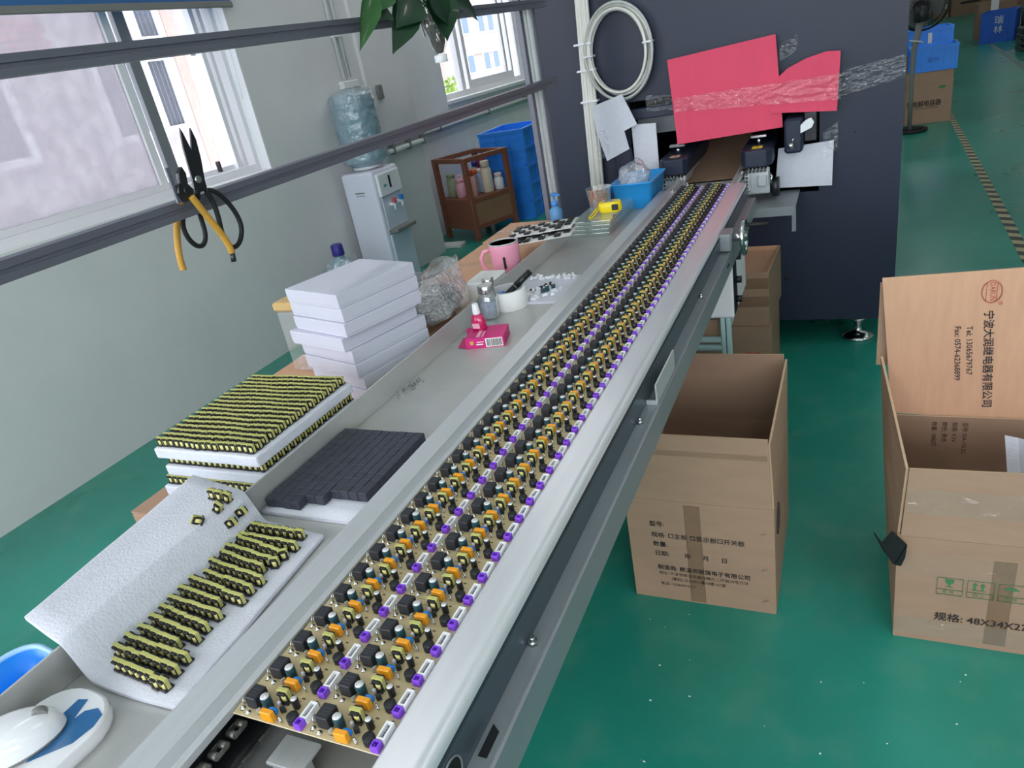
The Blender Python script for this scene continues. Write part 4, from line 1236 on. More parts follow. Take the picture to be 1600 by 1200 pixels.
# bag of metal pins
BGX, BGY, BGZ = -0.948, 1.480, 0.7405
bg = thing('plastic_bag', 'clear plastic bag of fine metal pins slumped behind the table lip', 'bag', (BGX, BGY, BGZ))
def bagfn(t, a):
    an = 2 * PI * a
    z = BGZ + 0.006 + 0.120 * t
    w_ = (math.sin(min(1, t * 3.2) * PI / 2)) * (1.0 if t < 0.45 else 1 - 0.45 * (t - 0.45) / 0.55)
    return (BGX + 0.080 * w_ * math.cos(an) - 0.02 * t, BGY + 0.122 * w_ * math.sin(an) + 0.02 * t, z)
crumple(24, 44, bagfn, 0.016, 16, 3.1).build('film', M_bag, bg)
def bagfn2(t, a):
    an = 2 * PI * a
    return (BGX - 0.045 + 0.05 * math.cos(an) * (1 - 0.3 * t) + 0.02 * t, BGY + 0.11 + 0.085 * math.sin(an) * (1 - 0.2 * t), BGZ + 0.03 + 0.095 * t)
crumple(14, 30, bagfn2, 0.026, 18, 7.7).build('film_top', M_bag, bg)
def corefn(t, a):
    an = 2 * PI * a
    w_ = math.sin(max(0.03, t * 0.97) * PI) ** 0.7
    return (BGX + 0.052 * w_ * math.cos(an), BGY - 0.01 + 0.085 * w_ * math.sin(an), BGZ + 0.012 + 0.075 * t)
crumple(12, 24, corefn, 0.008, 30, 9.1).build('pin_mass', mat('massed grey pins', (150, 146, 148), 0.5, metal=0.5, var=0.5, vscale=260), bg)
pn_ = MB()
for k in range(2600):
    th = random.random() * 2 * PI
    ph = math.acos(random.uniform(-0.6, 1))
    rr = random.uniform(0.88, 1.12)
    p = Vector((BGX + 0.056 * rr * math.sin(ph) * math.cos(th), BGY - 0.01 + 0.090 * rr * math.sin(ph) * math.sin(th), BGZ + 0.048 + 0.044 * rr * math.cos(ph)))
    d = Vector((jit(1), jit(1), jit(0.6))).normalized() * 0.008
    pn_.tube([p - d, p + d], 0.0007, 3, caps=False)
pn_.build('metal_pins', M_thread, bg, kind='stuff')
MB().cbox((-0.925, 1.60, 0.7405), (-0.848, 1.71, 0.80), 0.004).build('white_carton', M_paper, label='white printed carton half covered by the bag of pins', cat='box')
text('1Quadx', 0.022, (-0.8475, 1.62, 0.765), (0, 1, 0), (0, 0, 1), M_inkr, bpy.data.objects['white_carton'])

# pink mug
mgp = (-0.893, 1.815, 0.7405)
mg = thing('mug', 'pink enamel mug with a steel rim standing behind the table lip', 'mug', mgp)
MB().lathe([(0.0385, 0.008), (0.0415, 0.012), (0.0425, 0.100), (0.0425, 0.106)], 32, mgp).build('body', M_pinkmug, mg)
MB().lathe([(0.0425, 0.106), (0.0432, 0.109), (0.0405, 0.110), (0.0395, 0.105), (0.0385, 0.015), (0.0001, 0.012)], 32, mgp).build('steel_liner', M_alu, mg)
MB().lathe([(0.036, 0.0), (0.0385, 0.001), (0.0385, 0.008)], 32, mgp).build('base_ring', M_chrome, mg)
MB().tube([(mgp[0] - 0.040, mgp[1] - 0.012, 0.83), (mgp[0] - 0.058, mgp[1] - 0.018, 0.828), (mgp[0] - 0.068, mgp[1] - 0.021, 0.810), (mgp[0] - 0.066, mgp[1] - 0.020, 0.785), (mgp[0] - 0.052, mgp[1] - 0.016, 0.768), (mgp[0] - 0.040, mgp[1] - 0.012, 0.764)], 0.0058, 10).build('handle', M_pinkmug, mg)
MB().cbox((mgp[0] + 0.010, mgp[1] - 0.0435, 0.780), (mgp[0] + 0.017, mgp[1] - 0.036, 0.815), 0.002).build('emblem', M_darksteel, mg)

# white tape roll with a marker
rl = thing('tape_roll', 'thick white tape roll lying flat holding a black marker', 'tape roll', (-0.775, 1.552, TZ))
MB().lathe([(0.028, 0.0), (0.0455, 0.0), (0.046, 0.001), (0.046, 0.047), (0.0455, 0.048), (0.038, 0.048), (0.038, 0.001), (0.028, 0.0)], 40, (-0.775, 1.552, TZ)).build('roll', M_paper, rl)
MB().lathe([(0.0379, 0.002), (0.0379, 0.0482), (0.0362, 0.0482), (0.0362, 0.002)], 40, (-0.775, 1.552, TZ)).build('core', mat('grey card core', (186, 186, 190), 0.7), rl)
mk = thing('marker_pen', 'thick black marker leaning out of the tape roll', 'pen', (-0.788, 1.53, TZ + 0.01))
pa, pb = Vector((-0.800, 1.530, 0.765)), Vector((-0.722, 1.588, 0.828))
pd_ = (pb - pa)
MB().cyl(pa, pa + pd_ * 0.55, 0.0075, n=16).build('barrel', M_black, mk)
MB().cyl(pa + pd_ * 0.55, pb, 0.0085, n=16).cyl(pb, pb + pd_ * 0.02, 0.0085, 0.006, n=16).build('cap', M_capk, mk)
MB().cyl(pa + pd_ * 0.54, pa + pd_ * 0.56, 0.0087, n=16).build('band', M_grey, mk)
MB().cbox((-0.80, 1.515, 0.752), (-0.785, 1.555, 0.792), 0.002).build('blue_clip', M_bluec, label='small blue clip inside the tape roll', cat='clip')

# foam tray with loose capacitors and white connectors
MB().poly([(-0.776, 1.60, TZ + 0.0004), (-0.735, 1.562, TZ + 0.0004), (-0.645, 1.562, TZ + 0.0004), (-0.648, 1.765, TZ + 0.0004), (-0.815, 1.765, TZ + 0.0004)], (0, 0, 0.006)).build('foam_tray', M_foam, label='white foam tray strewn with loose connectors by the tape roll', cat='foam sheet')
FT = TZ + 0.0066
ME_wc = socket(0.006, 0.009, 0.006, 0.001).mesh('loose_connector', M_white)
for k in range(70):
    if k < 34:
        x, y = -0.742 + jit(0.030), 1.618 + jit(0.040)
    elif k < 62:
        x, y = -0.79 + 0.135 * random.random(), 1.745 + jit(0.012)
    else:
        x, y = -0.70 + jit(0.03), 1.63 + jit(0.03)
    o = inst(ME_wc, 'loose_connector', None, (x, y, FT + 0.0002 + (0.004 if k % 5 == 0 else 0)), (jit(0.3), jit(0.3), random.random() * 6))
    tag(o, 'tiny white connector scattered on the foam tray beside the tape roll', 'connector', 'white connectors on the foam tray')
for k, (x, y, lie) in enumerate(((-0.705, 1.640, 0), (-0.692, 1.652, 0), (-0.718, 1.628, 1), (-0.735, 1.655, 1), (-0.725, 1.672, 1), (-0.712, 1.685, 1), (-0.700, 1.678, 1), (-0.742, 1.640, 1))):
    o = inst(ME_capbig if k < 3 else ME_capsml, 'capacitor', None, (x, y, FT + (0.0002 if not lie else 0.0052 if k < 3 else 0.0036)), (0, PI / 2 * lie, 0.4 * k))
    tag(o, ('upright' if not lie else 'toppled') + ' loose capacitor among the connectors on the foam tray', 'capacitor', 'loose capacitors on the foam tray')

# glass jar, pink bottle and magenta box
gj = thing('glass_bottle', 'small clear jar with a silver screw cap beside the tape roll', 'jar', (-0.797, 1.478, TZ))
MB().lathe([(0.021, 0), (0.023, 0.003), (0.023, 0.056), (0.019, 0.063), (0.018, 0.066)], 24, (-0.797, 1.478, TZ)).build('glass', M_jar, gj)
MB().lathe([(0.0195, 0.066), (0.0205, 0.067), (0.0195, 0.070), (0.0205, 0.073), (0.0195, 0.076), (0.020, 0.084), (0.0185, 0.086)], 24, (-0.797, 1.478, TZ)).build('cap', M_chrome, gj)
MB().lathe([(0.0001, 0.002), (0.020, 0.003), (0.021, 0.04), (0.0001, 0.046)], 16, (-0.797, 1.478, TZ)).build('contents', mat('blue grey beads', (150, 166, 190), 0.4, var=0.4, vscale=300), gj)
gj2 = thing('glass_bottle', 'second clear jar with silver cap behind the first one', 'jar', (-0.802, 1.535, TZ))
MB().lathe([(0.014, 0), (0.0145, 0.003), (0.0145, 0.066), (0.012, 0.07)], 20, (-0.8095, 1.520, TZ)).build('glass', M_jar, gj2)
MB().lathe([(0.0150, 0.07), (0.0155, 0.073), (0.0150, 0.088), (0.013, 0.090)], 20, (-0.8095, 1.520, TZ)).build('cap', M_chrome, gj2)
pb_ = (-0.777, 1.395, TZ)
mb_ = thing('magenta_box', 'small magenta medicine carton lying open on the table', 'box', (-0.735, 1.33, TZ), math.radians(14))
bw, bd, bh = 0.088, 0.075, 0.024
t_ = 0.0008
shell = MB()
shell.box((-bw / 2, -bd / 2, 0), (bw / 2, bd / 2, t_)); shell.box((-bw / 2, -bd / 2, bh - t_), (bw / 2, bd / 2, bh))
shell.box((-bw / 2, -bd / 2, t_), (bw / 2, -bd / 2 + t_, bh - t_)); shell.box((-bw / 2, bd / 2 - t_, t_), (bw / 2, bd / 2, bh - t_))
shell.box((bw / 2 - t_, -bd / 2 + t_, t_), (bw / 2, bd / 2 - t_, bh - t_))
shell.move(wm(mb_)).build('carton_shell', M_magenta, mb_)
MB().slab([(-bw / 2, -bd / 2 + 0.002, t_), (-bw / 2, bd / 2 - 0.002, t_), (-bw / 2 - 0.022, bd / 2 - 0.010, 0.003), (-bw / 2 - 0.022, -bd / 2 + 0.010, 0.003)][::-1], 0.0008).move(wm(mb_)).build('end_flap', M_magenta, mb_)
MB().slab([(-bw / 2, bd / 2, t_), (-bw / 2, bd / 2, bh - t_), (-bw / 2 - 0.016, bd / 2 + 0.006, bh - 0.005), (-bw / 2 - 0.016, bd / 2 + 0.006, 0.005)], 0.0008).move(wm(mb_)).build('end_flap', M_magenta, mb_)
MB().box((0.002, -bd / 2 - 0.0004, 0.002), (0.041, -bd / 2, 0.022)).move(wm(mb_)).build('barcode_label', M_paper, mb_)
bcd = MB()
xx = 0.005
while xx < 0.038:
    w_ = random.choice((0.0007, 0.0012, 0.0018))
    bcd.box((xx, -bd / 2 - 0.0006, 0.004), (xx + w_, -bd / 2 - 0.0004, 0.020)); xx += w_ + random.choice((0.0007, 0.0012))
bcd.move(wm(mb_)).build('barcode', M_ink, mb_)
MB().box((-0.034, -bd / 2 - 0.0003, 0.010), (-0.026, -bd / 2, 0.018)).move(wm(mb_)).build('gold_mark', mat('gold print', (210, 170, 80), 0.4), mb_)
MB().box((-0.020, -bd / 2 - 0.0003, 0.008), (-0.004, -bd / 2, 0.0105)).box((-0.018, -bd / 2 - 0.0003, 0.014), (-0.002, -bd / 2, 0.0158)).move(wm(mb_)).build('white_lettering', M_white, mb_)
MB().box((-0.020, -0.030, bh), (-0.012, 0.012, bh + 0.0003)).box((-0.008, -0.030, bh), (-0.003, 0.004, bh + 0.0003)).move(wm(mb_)).build('white_lettering', M_pinkd, mb_)
pk = thing('dropper_bottle', 'small pink bottle with a white cap standing on the magenta box', 'bottle', (-0.760, 1.345, TZ + 0.0245))
pq = (-0.760, 1.345, TZ + 0.0245)
MB().lathe([(0.015, 0), (0.018, 0.002), (0.018, 0.020), (0.014, 0.032), (0.008, 0.038)], 22, pq, sy=0.7).build('bottle_body', mat('translucent magenta', (214, 36, 104), 0.12, trans=0.25, coat=0.5), pk)
MB().lathe([(0.0085, 0.037), (0.009, 0.040), (0.0075, 0.060), (0.006, 0.062)], 18, pq).build('cap', M_white, pk)
MB().box((pq[0] - 0.010, pq[1] - 0.0134, pq[2] + 0.006), (pq[0] + 0.008, pq[1] - 0.0126, pq[2] + 0.018)).build('bottle_label', M_pinkd, pk)

# spilled pins on the table
sp_ = MB()
for k in range(46):
    p = Vector((-0.806 + random.gauss(0, 0.006), 1.095 + random.gauss(0, 0.018), TZ + 0.0008 + 0.002 * random.random()))
    d = Vector((jit(1), jit(1), jit(0.15))).normalized() * 0.008
    sp_.tube([p - d, p + d], 0.0006, 4)
sp_.build('spilled_pins', M_thread, label='little heap of bent metal pins against the lip', cat='pins', kind='stuff')

# checkered component sheets on the lip
for q, (oz, ox, oy, rt) in enumerate(((0.802, 0.0, 0.0, 0.0), (0.817, -0.008, 0.035, 0.05))):
    cs = thing('component_sheet', ('lower' if q == 0 else 'upper') + ' white board panel of square black parts resting across the lip', 'circuit board', (-0.862 + ox, 2.03 + oy, oz), math.radians(8))
    Mc = wm(cs) @ Matrix.Rotation(math.radians(-4), 4, 'Y')
    MB().box((-0.105, -0.065, 0), (0.105, 0.065, 0.0016)).move(Mc).build('board', M_paper, cs)
    for i in range(8):
        for j in range(4):
            if (i + j) % 2 == 0 or random.random() < 0.2:
                MB().cbox((-0.098 + 0.025 * i, -0.058 + 0.031 * j, 0.0016), (-0.098 + 0.025 * i + 0.019, -0.058 + 0.031 * j + 0.022, 0.0076), 0.001).move(Mc).build('black_part', M_black, cs)
            else:
                MB().cyl((-0.09 + 0.025 * i, -0.048 + 0.031 * j, 0.0016), (-0.09 + 0.025 * i, -0.048 + 0.031 * j, 0.006), 0.003, n=10).move(Mc).build('button', M_cream, cs)

# stack of acrylic plates with tape measure, cup, blue bin
for k in range(4):
    o = MB().cbox((-0.838 + 0.004 * k, 2.175 + 0.010 * k, TZ + 0.0005 + 0.0105 * k), (-0.690 - 0.002 * (k % 2), 2.50 + 0.006 * k, TZ + 0.0005 + 0.0105 * k + 0.010), 0.0008)
    o.build('acrylic_plate', M_clear, label='%s clear greenish acrylic plate of the stack by the blue bin' % ('bottom', 'second lowest', 'second highest', 'top')[k], cat='plate', group='stacked acrylic plates')
AZ = TZ + 0.0005 + 0.0105 * 4
tm = thing('tape_measure', 'yellow tape measure with a wrist strap on the acrylic plates', 'tape measure', (-0.725, 2.33, AZ), math.radians(12))
loft([rrect(0.072, 0.042, 0.016, 0.0), rrect(0.078, 0.048, 0.020, 0.006), rrect(0.078, 0.048, 0.020, 0.026), rrect(0.070, 0.040, 0.016, 0.033)]).move(wm(tm)).build('case', M_yellow, tm)
MB().cbox((0.006, -0.0265, 0.006), (0.028, -0.022, 0.026), 0.002).build('lock_pad', M_black, tm) if False else MB().cbox((0.006, -0.0265, 0.006), (0.028, -0.022, 0.026), 0.002).move(wm(tm)).build('lock_pad', M_black, tm)
MB().cbox((-0.02, -0.012, 0.033), (0.012, 0.012, 0.0345), 0.001).move(wm(tm)).build('belt_clip', M_chrome, tm)
st = [(-0.036, 0.0, 0.020), (-0.048, -0.015, 0.014), (-0.062, -0.045, 0.004), (-0.068, -0.072, 0.0025), (-0.060, -0.076, 0.0025), (-0.050, -0.050, 0.005), (-0.040, -0.014, 0.012), (-0.036, 0.0, 0.014)]
MB().tube(st, 0.0024, 8).move(wm(tm)).build('wrist_strap', M_yellow, tm)
cu = thing('clear_cup', 'clear plastic cup of orange wire scraps behind the tape measure', 'cup', (-0.792, 2.43, AZ))
MB().lathe([(0.036, 0), (0.037, 0.002), (0.045, 0.062), (0.0465, 0.063)], 26, (-0.792, 2.43, AZ)).build('cup_wall', M_jar, cu)
sc_ = MB()
for k in range(60):
    th, rr = random.random() * 2 * PI, 0.030 * random.random() ** 0.5
    p = Vector((-0.792 + rr * math.cos(th), 2.43 + rr * math.sin(th), AZ + 0.006 + 0.040 * random.random()))
    d = Vector((jit(1), jit(1), jit(1))).normalized() * 0.012
    sc_.tube([p - d, p + Vector((jit(0.005), jit(0.005), 0.004)), p + d], 0.0022, 5)
sc_.build('wire_scraps', mat('orange wire', (224, 140, 96), 0.5, var=0.3, vscale=60), cu, kind='stuff')
bb = thing('blue_bin', 'sky blue plastic bin holding a crumpled clear bag', 'bin', (-0.695, 2.61, TZ + 0.0005))
loft([rrect(0.125, 0.20, 0.014, 0.0), rrect(0.150, 0.235, 0.018, 0.088), rrect(0.158, 0.243, 0.02, 0.090), rrect(0.158, 0.243, 0.02, 0.094), rrect(0.145, 0.230, 0.017, 0.094), rrect(0.120, 0.195, 0.013, 0.004)]).move(wm(bb)).build('bin_body', M_bluebin, bb)
def bbf(t, a):
    an = 2 * PI * a
    w_ = math.sin(max(0.04, t * 0.96) * PI) ** 0.6
    return (-0.705 + 0.056 * w_ * math.cos(an), 2.60 + 0.080 * w_ * math.sin(an), TZ + 0.03 + 0.125 * t)
crumple(18, 34, bbf, 0.022, 22, 5.5).build('plastic_bag', M_bag, label='crumpled clear plastic bag stuffed in the sky blue bin', cat='bag')
# pump bottle
pu = (-0.972, 2.455, 0.7405)
pm = thing('pump_bottle', 'small pale blue pump bottle on the pinkish carton', 'bottle', pu)
MB().lathe([(0.022, 0), (0.024, 0.003), (0.024, 0.045), (0.012, 0.056), (0.011, 0.060)], 22, pu).build('bottle_body', mat('translucent blue', (110, 170, 226), 0.2, trans=0.3), pm)
MB().lathe([(0.013, 0.060), (0.0135, 0.074), (0.005, 0.076), (0.004, 0.095), (0.012, 0.097), (0.013, 0.104), (0.004, 0.106)], 18, pu).cyl((pu[0], pu[1], pu[2] + 0.1), (pu[0] + 0.028, pu[1] - 0.01, pu[2] + 0.098), 0.004, n=8).build('pump', mat('blue pump plastic', (70, 140, 214), 0.35), pm)

# ------------------------------------------------------------------ partition bars with scissors, pliers and plant
pt = thing('partition_frame', 'grey aluminium shelf frame with two long bars above the table', 'frame', (-1.0, 1.3, 0.44))


def bar_along(y0, z0, y1, z1, h, name):
    """grooved aluminium extrusion running along y (top height z)"""
    sec = [(-0.015, -h), (0.015, -h), (0.015, -h * 0.62), (0.012, -h * 0.58), (0.012, -h * 0.42), (0.015, -h * 0.38), (0.015, 0), (-0.015, 0)]
    a = [(-1.0 + x, y0, z0 + z) for x, z in sec]
    mb = MB().poly(a, (0, y1 - y0, z1 - z0))
    return mb.build(name, M_bar, pt)


bar_along(-0.4, 1.196, 2.70, 1.222, 0.028, 'lower_bar')
bar_along(-0.4, 1.420, 2.70, 1.481, 0.027, 'upper_bar')
for y0, y1, m_, nm in ((2.505, 2.530, M_bar, 'post'), (2.548, 2.566, M_wallw, 'post'), (2.588, 2.606, M_wallw, 'post'), (2.63, 2.645, M_bar, 'post')):
    MB().cbox((-1.035, y0, 0.44), (-1.0155, y1, 2.2), 0.0015).build(nm, m_, pt)
MB().cbox((-1.0155, 2.52, 0.44), (-0.985, 2.545, 0.45), 0.001).build('foot_plate', M_bar, pt)
MB().cbox((-1.015, -0.40, 0.0), (-0.985, -0.37, 2.2), 0.0015).build('post', M_bar, pt)
MB().tube([(-1.03, 2.577, 1.2), (-1.025, 2.575, 1.05), (-1.03, 2.58, 0.9), (-1.02, 2.578, 0.78), (-1.03, 2.58, 0.735)], 0.0035, 6).build('power_cord', M_rubber, label='thin black cord hanging between the pale posts', cat='cord')

# scissors hanging open over the lower bar
BX = -0.968
sz = thing('scissors', 'black handled scissors hanging point up on the lower bar', 'scissors', (BX, 0.96, 1.09))


def flat_poly(pts, x, t):
    return MB().poly([(x, y, z) for y, z in pts], (t, 0, 0))
flat_poly([(0.890, 1.314), (0.8835, 1.286), (0.881, 1.259), (0.879, 1.236), (0.876, 1.219), (0.888, 1.213), (0.902, 1.214), (0.903, 1.226), (0.901, 1.242), (0.899, 1.272), (0.8925, 1.305)], BX, 0.003).build('blade', M_darksteel, sz)
flat_poly([(0.914, 1.311), (0.906, 1.29), (0.897, 1.267), (0.895, 1.239), (0.892, 1.213), (0.902, 1.212), (0.906, 1.226), (0.914, 1.261), (0.9175, 1.292)], BX - 0.0035, 0.003).build('blade', M_darksteel, sz)
MB().cyl((BX - 0.006, 0.889, 1.233), (BX + 0.006, 0.889, 1.233), 0.0058, n=14).build('pivot_screw', M_chrome, sz)


def smooth_path(pts, it=2, closed=False):
    p = [Vector(q) for q in pts]
    for _ in range(it):
        q = [] if closed else [p[0]]
        for i in range(len(p) - (0 if closed else 1)):
            a, b2 = p[i], p[(i + 1) % len(p)]
            q += [a * 0.75 + b2 * 0.25, a * 0.25 + b2 * 0.75]
        if not closed:
            q.append(p[-1])
        p = q
    return p


def behind(y, z, X):
    s = X / BX
    return (X, y * s, 1.33 - (1.33 - z) * s)


hr = [(0.899, 1.212), (0.912, 1.211), (0.931, 1.195), (0.947, 1.166), (0.951, 1.139), (0.939, 1.118), (0.923, 1.109), (0.908, 1.113), (0.904, 1.124), (0.902, 1.141), (0.907, 1.172), (0.906, 1.197), (0.899, 1.210)]
MB().tube(smooth_path([(BX + 0.001, y, z) for y, z in hr]), 0.0043, 8).build('handle_loop', M_rubber, sz)
hl = [(0.884, 1.216), (0.850, 1.198), (0.834, 1.182), (0.829, 1.164), (0.834, 1.145), (0.846, 1.132), (0.859, 1.133), (0.869, 1.146), (0.871, 1.172), (0.871, 1.188), (0.884, 1.216)]
xs_ = [BX, -1.022, -1.026, -1.026, -1.026, -1.026, -1.026, -1.026, -1.026, -1.022, BX]
MB().tube(smooth_path([behind(y, z, x) for (y, z), x in zip(hl, xs_)]), 0.0043, 8).build('handle_loop', M_rubber, sz)
pl = thing('pliers', 'cutting pliers with ochre dipped grips hanging on the lower bar', 'pliers', (BX, 0.86, 1.09))
flat_poly([(0.864, 1.258), (0.868, 1.247), (0.864, 1.231), (0.872, 1.220), (0.861, 1.206), (0.848, 1.206), (0.841, 1.222), (0.845, 1.233), (0.852, 1.235), (0.8545, 1.250)][::-1], BX - 0.002, 0.008).build('jaw', M_darksteel, pl)
MB().cyl((BX - 0.004, 0.857, 1.222), (BX + 0.009, 0.857, 1.222), 0.006, n=14).build('pivot', M_black, pl)
gr = [(0.858, 1.212), (0.868, 1.191), (0.880, 1.165), (0.891, 1.144), (0.899, 1.121), (0.901, 1.105)]
MB().tube(smooth_path([(BX + 0.010, y, z) for y, z in gr]), 0.0056, 10).build('grip', M_ochre, pl)
MB().tube([(BX + 0.010, 0.901, 1.106), (BX + 0.010, 0.898, 1.090)], 0.0045, 10).build('grip_end', M_darksteel, pl)
gl = [(0.850, 1.216), (0.829, 1.192), (0.817, 1.171), (0.807, 1.146), (0.802, 1.126), (0.801, 1.108)]
MB().tube(smooth_path([behind(y, z, x) for (y, z), x in zip(gl, (BX, -1.024, -1.026, -1.026, -1.026, -1.026))]), 0.0056, 10).build('grip', M_ochre, pl)
MB().cbox((BX - 0.005, 0.8385, 1.206), (BX - 0.001, 0.847, 1.262), 0.0008).build('knife_strip', M_bar, label='thin grey steel strip hung behind the pliers', cat='strip')

# hanging plant in an upturned bottle
PXc, PYc = -0.945, 1.760
hpnt = thing('hanging_plant', 'green pothos growing from an upturned clear bottle hung by the bars', 'plant', (PXc, PYc, 1.338))
pc = (PXc, PYc, 1.338)
MB().lathe([(0.0155, 0.0), (0.0165, 0.001), (0.0165, 0.017), (0.014, 0.018)], 20, pc).build('bottle_cap', M_white, hpnt)
MB().lathe([(0.012, 0.018), (0.0125, 0.022), (0.024, 0.040), (0.033, 0.062), (0.0365, 0.085), (0.0365, 0.125)], 24, pc).build('bottle', M_pet, hpnt)
rt = MB()
for k in range(40):
    a = random.random() * 6.28
    p = [Vector((PXc + 0.006 * math.cos(a), PYc + 0.006 * math.sin(a), 1.360))]
    for j in range(1, 5):
        rr = (0.008, 0.018, 0.026, 0.031, 0.032)[j] * (0.45 + random.random() * 0.5)
        a += jit(0.8)
        p.append(Vector((PXc + rr * math.cos(a), PYc + rr * math.sin(a), 1.360 + 0.023 * j)))
    rt.tube(p, 0.0018 + 0.0015 * random.random(), 5)
rt.build('roots', M_root, hpnt, kind='stuff')
for s in (-1, 1):
    MB().tube([(PXc, PYc + s * 0.034, 1.45), (PXc, PYc + s * 0.02, 1.7), (PXc, PYc, 2.1)], 0.0012, 5).build('hanging_wire', M_thread, hpnt)


def leaf(base, tip, width, m, droop=0.02, normal=(1, 0, 0.3)):
    base, tip = Vector(base), Vector(tip)
    d = tip - base
    n = Vector(normal).normalized()
    side = d.cross(n).normalized()
    n = side.cross(d).normalized()
    prof_ = [(0.0, 0.08), (0.08, 0.55), (0.22, 0.95), (0.40, 1.0), (0.60, 0.78), (0.80, 0.42), (0.93, 0.14), (1.0, 0.01)]
    vs, fs = [], []
    for t, w_ in prof_:
        c = base + d * t - Vector((0, 0, droop)) * (t * t) + n * 0.006 * math.sin(t * PI)
        hwid = side * width * 0.5 * w_
        vs += [c - hwid + n * 0.008 * w_, c - hwid * 0.5 + n * 0.002 * w_, c, c + hwid * 0.5 + n * 0.002 * w_, c + hwid + n * 0.008 * w_]
    for j in range(len(prof_) - 1):
        for i in range(4):
            a = j * 5 + i
            fs.append((a, a + 1, a + 6, a + 5))
    return MB().add(vs, fs, 0, True).build('leaf', m, hpnt)


LEAVES = [((-0.920, 1.476, 1.492), (-0.915, 1.363, 1.405), 0.046, M_leafl), ((-0.925, 1.625, 1.470), (-0.915, 1.486, 1.391), 0.074, M_leaf), ((-0.915, 1.745, 1.490), (-0.905, 1.735, 1.402), 0.100, M_leaf), ((-0.92, 1.813, 1.490), (-0.915, 1.955, 1.439), 0.070, M_leaf),
          ((-0.93, 1.530, 1.465), (-0.925, 1.441, 1.470), 0.070, M_leaf), ((-0.92, 1.655, 1.480), (-0.915, 1.523, 1.441), 0.081, M_leaf), ((-0.93, 1.847, 1.478), (-0.925, 1.930, 1.455), 0.053, M_leafl), ((-0.905, 1.691, 1.510), (-0.90, 1.756, 1.433), 0.105, M_leaf),
          ((-0.95, 1.72, 1.54), (-0.94, 1.58, 1.52), 0.08, M_leaf), ((-0.95, 1.82, 1.54), (-0.93, 1.97, 1.50), 0.09, M_leaf), ((-0.94, 1.77, 1.55), (-0.90, 1.80, 1.47), 0.10, M_leaf), ((-0.93, 1.56, 1.50), (-0.925, 1.42, 1.47), 0.06, M_leafl)]
for bse, tp, wd, m_ in LEAVES:
    lf_o = leaf(bse, tp, wd, m_, normal=(0.9, -0.35, 0.35))
    MB().tube(smooth_path([(PXc, PYc, 1.455), ((PXc + bse[0]) / 2, (PYc + bse[1]) / 2, max(1.50, bse[2] + 0.02)), bse]), 0.0018, 6).build('stem', M_leafl, hpnt)
MB().tube(smooth_path([(PXc, PYc - 0.03, 1.45), (-0.93, 1.665, 1.44), (-0.93, 1.675, 1.40)]), 0.0012, 5).build('stem', M_root, hpnt)

# ------------------------------------------------------------------ back left : dispenser, bottles, rack, crates
dp = thing('water_dispenser', 'white water dispenser standing against the wall', 'water dispenser', (-2.75, 3.9, 0.0))
bevel(MB().box((-2.885, 3.75, 0.015), (-2.645, 4.05, 0.825)).build('cabinet', M_disp, dp), 0.02, 3)
for x, y in ((-2.86, 3.78), (-2.67, 3.78), (-2.86, 4.02), (-2.67, 4.02)):
    MB().cyl((x, y, 0), (x, y, 0.016), 0.014, n=10).build('foot', M_rubber, dp)
MB().cbox((-2.648, 3.775, 0.66), (-2.625, 4.025, 0.80), 0.006).build('control_panel', M_white, dp)
MB().cbox((-2.626, 3.885, 0.70), (-2.6225, 3.905, 0.775), 0.001).build('display_strip', M_black, dp)
MB().cbox((-2.626, 3.82, 0.715), (-2.6225, 3.85, 0.73), 0.001).build('badge', mat('teal badge', (90, 170, 170), 0.5), dp)
MB().cbox((-2.648, 3.79, 0.45), (-2.640, 4.01, 0.655), 0.003).build('niche_back', M_dispb, dp)
for y, m_ in ((3.86, mat('red tap lever', (200, 90, 100), 0.4)), (3.95, M_bluec)):
    tp = MB().cyl((-2.645, y, 0.60), (-2.60, y, 0.60), 0.011, n=12).cyl((-2.605, y, 0.60), (-2.605, y, 0.565), 0.008, n=10).build('tap', M_white, dp)
    MB().cbox((-2.615, y - 0.011, 0.608), (-2.59, y + 0.011, 0.64), 0.003).build('lever', m_, tp)
MB().cbox((-2.648, 3.785, 0.43), (-2.575, 4.015, 0.455), 0.004).build('drip_tray', M_grey, dp)
MB().cbox((-2.648, 3.78, 0.06), (-2.630, 4.02, 0.42), 0.006).build('cupboard_door', M_dispb, dp)
MB().box((-2.80, 3.7485, 0.70), (-2.73, 3.7505, 0.708)).box((-2.80, 3.7485, 0.685), (-2.73, 3.7505, 0.689)).build('moulded_logo', M_grey, dp)
MB().tube(smooth_path([(-2.89, 3.95, 0.25), (-2.91, 3.7, 0.2), (-2.90, 3.55, 0.08), (-2.86, 3.5, 0.008)]), 0.004, 6).build('power_cord', M_white, dp)
wbz = 0.8255
wb1 = thing('water_bottle', 'large water bottle in crinkled film upturned on the dispenser', 'water bottle', (-2.765, 3.9, wbz))
def wbf(t, a):
    an = 2 * PI * a
    if t < 0.12: r = 0.05 + 0.085 * (t / 0.12)
    elif t < 0.9: r = 0.135 + 0.0015 * math.sin(t * 40)
    else: r = 0.135 * math.sqrt(max(0.02, 1 - ((t - 0.9) / 0.1) ** 2))
    return (-2.765 + r * math.cos(an), 3.9 + r * math.sin(an), wbz + 0.0 + 0.475 * t)
crumple(60, 60, wbf, 0.006, 34, 1.3).build('bottle_body', M_wrap, wb1)
MB().lathe([(0.06, 0.0), (0.085, 0.006), (0.09, 0.02), (0.06, 0.03)], 24, (-2.765, 3.9, wbz)).build('collar', M_white, wb1)
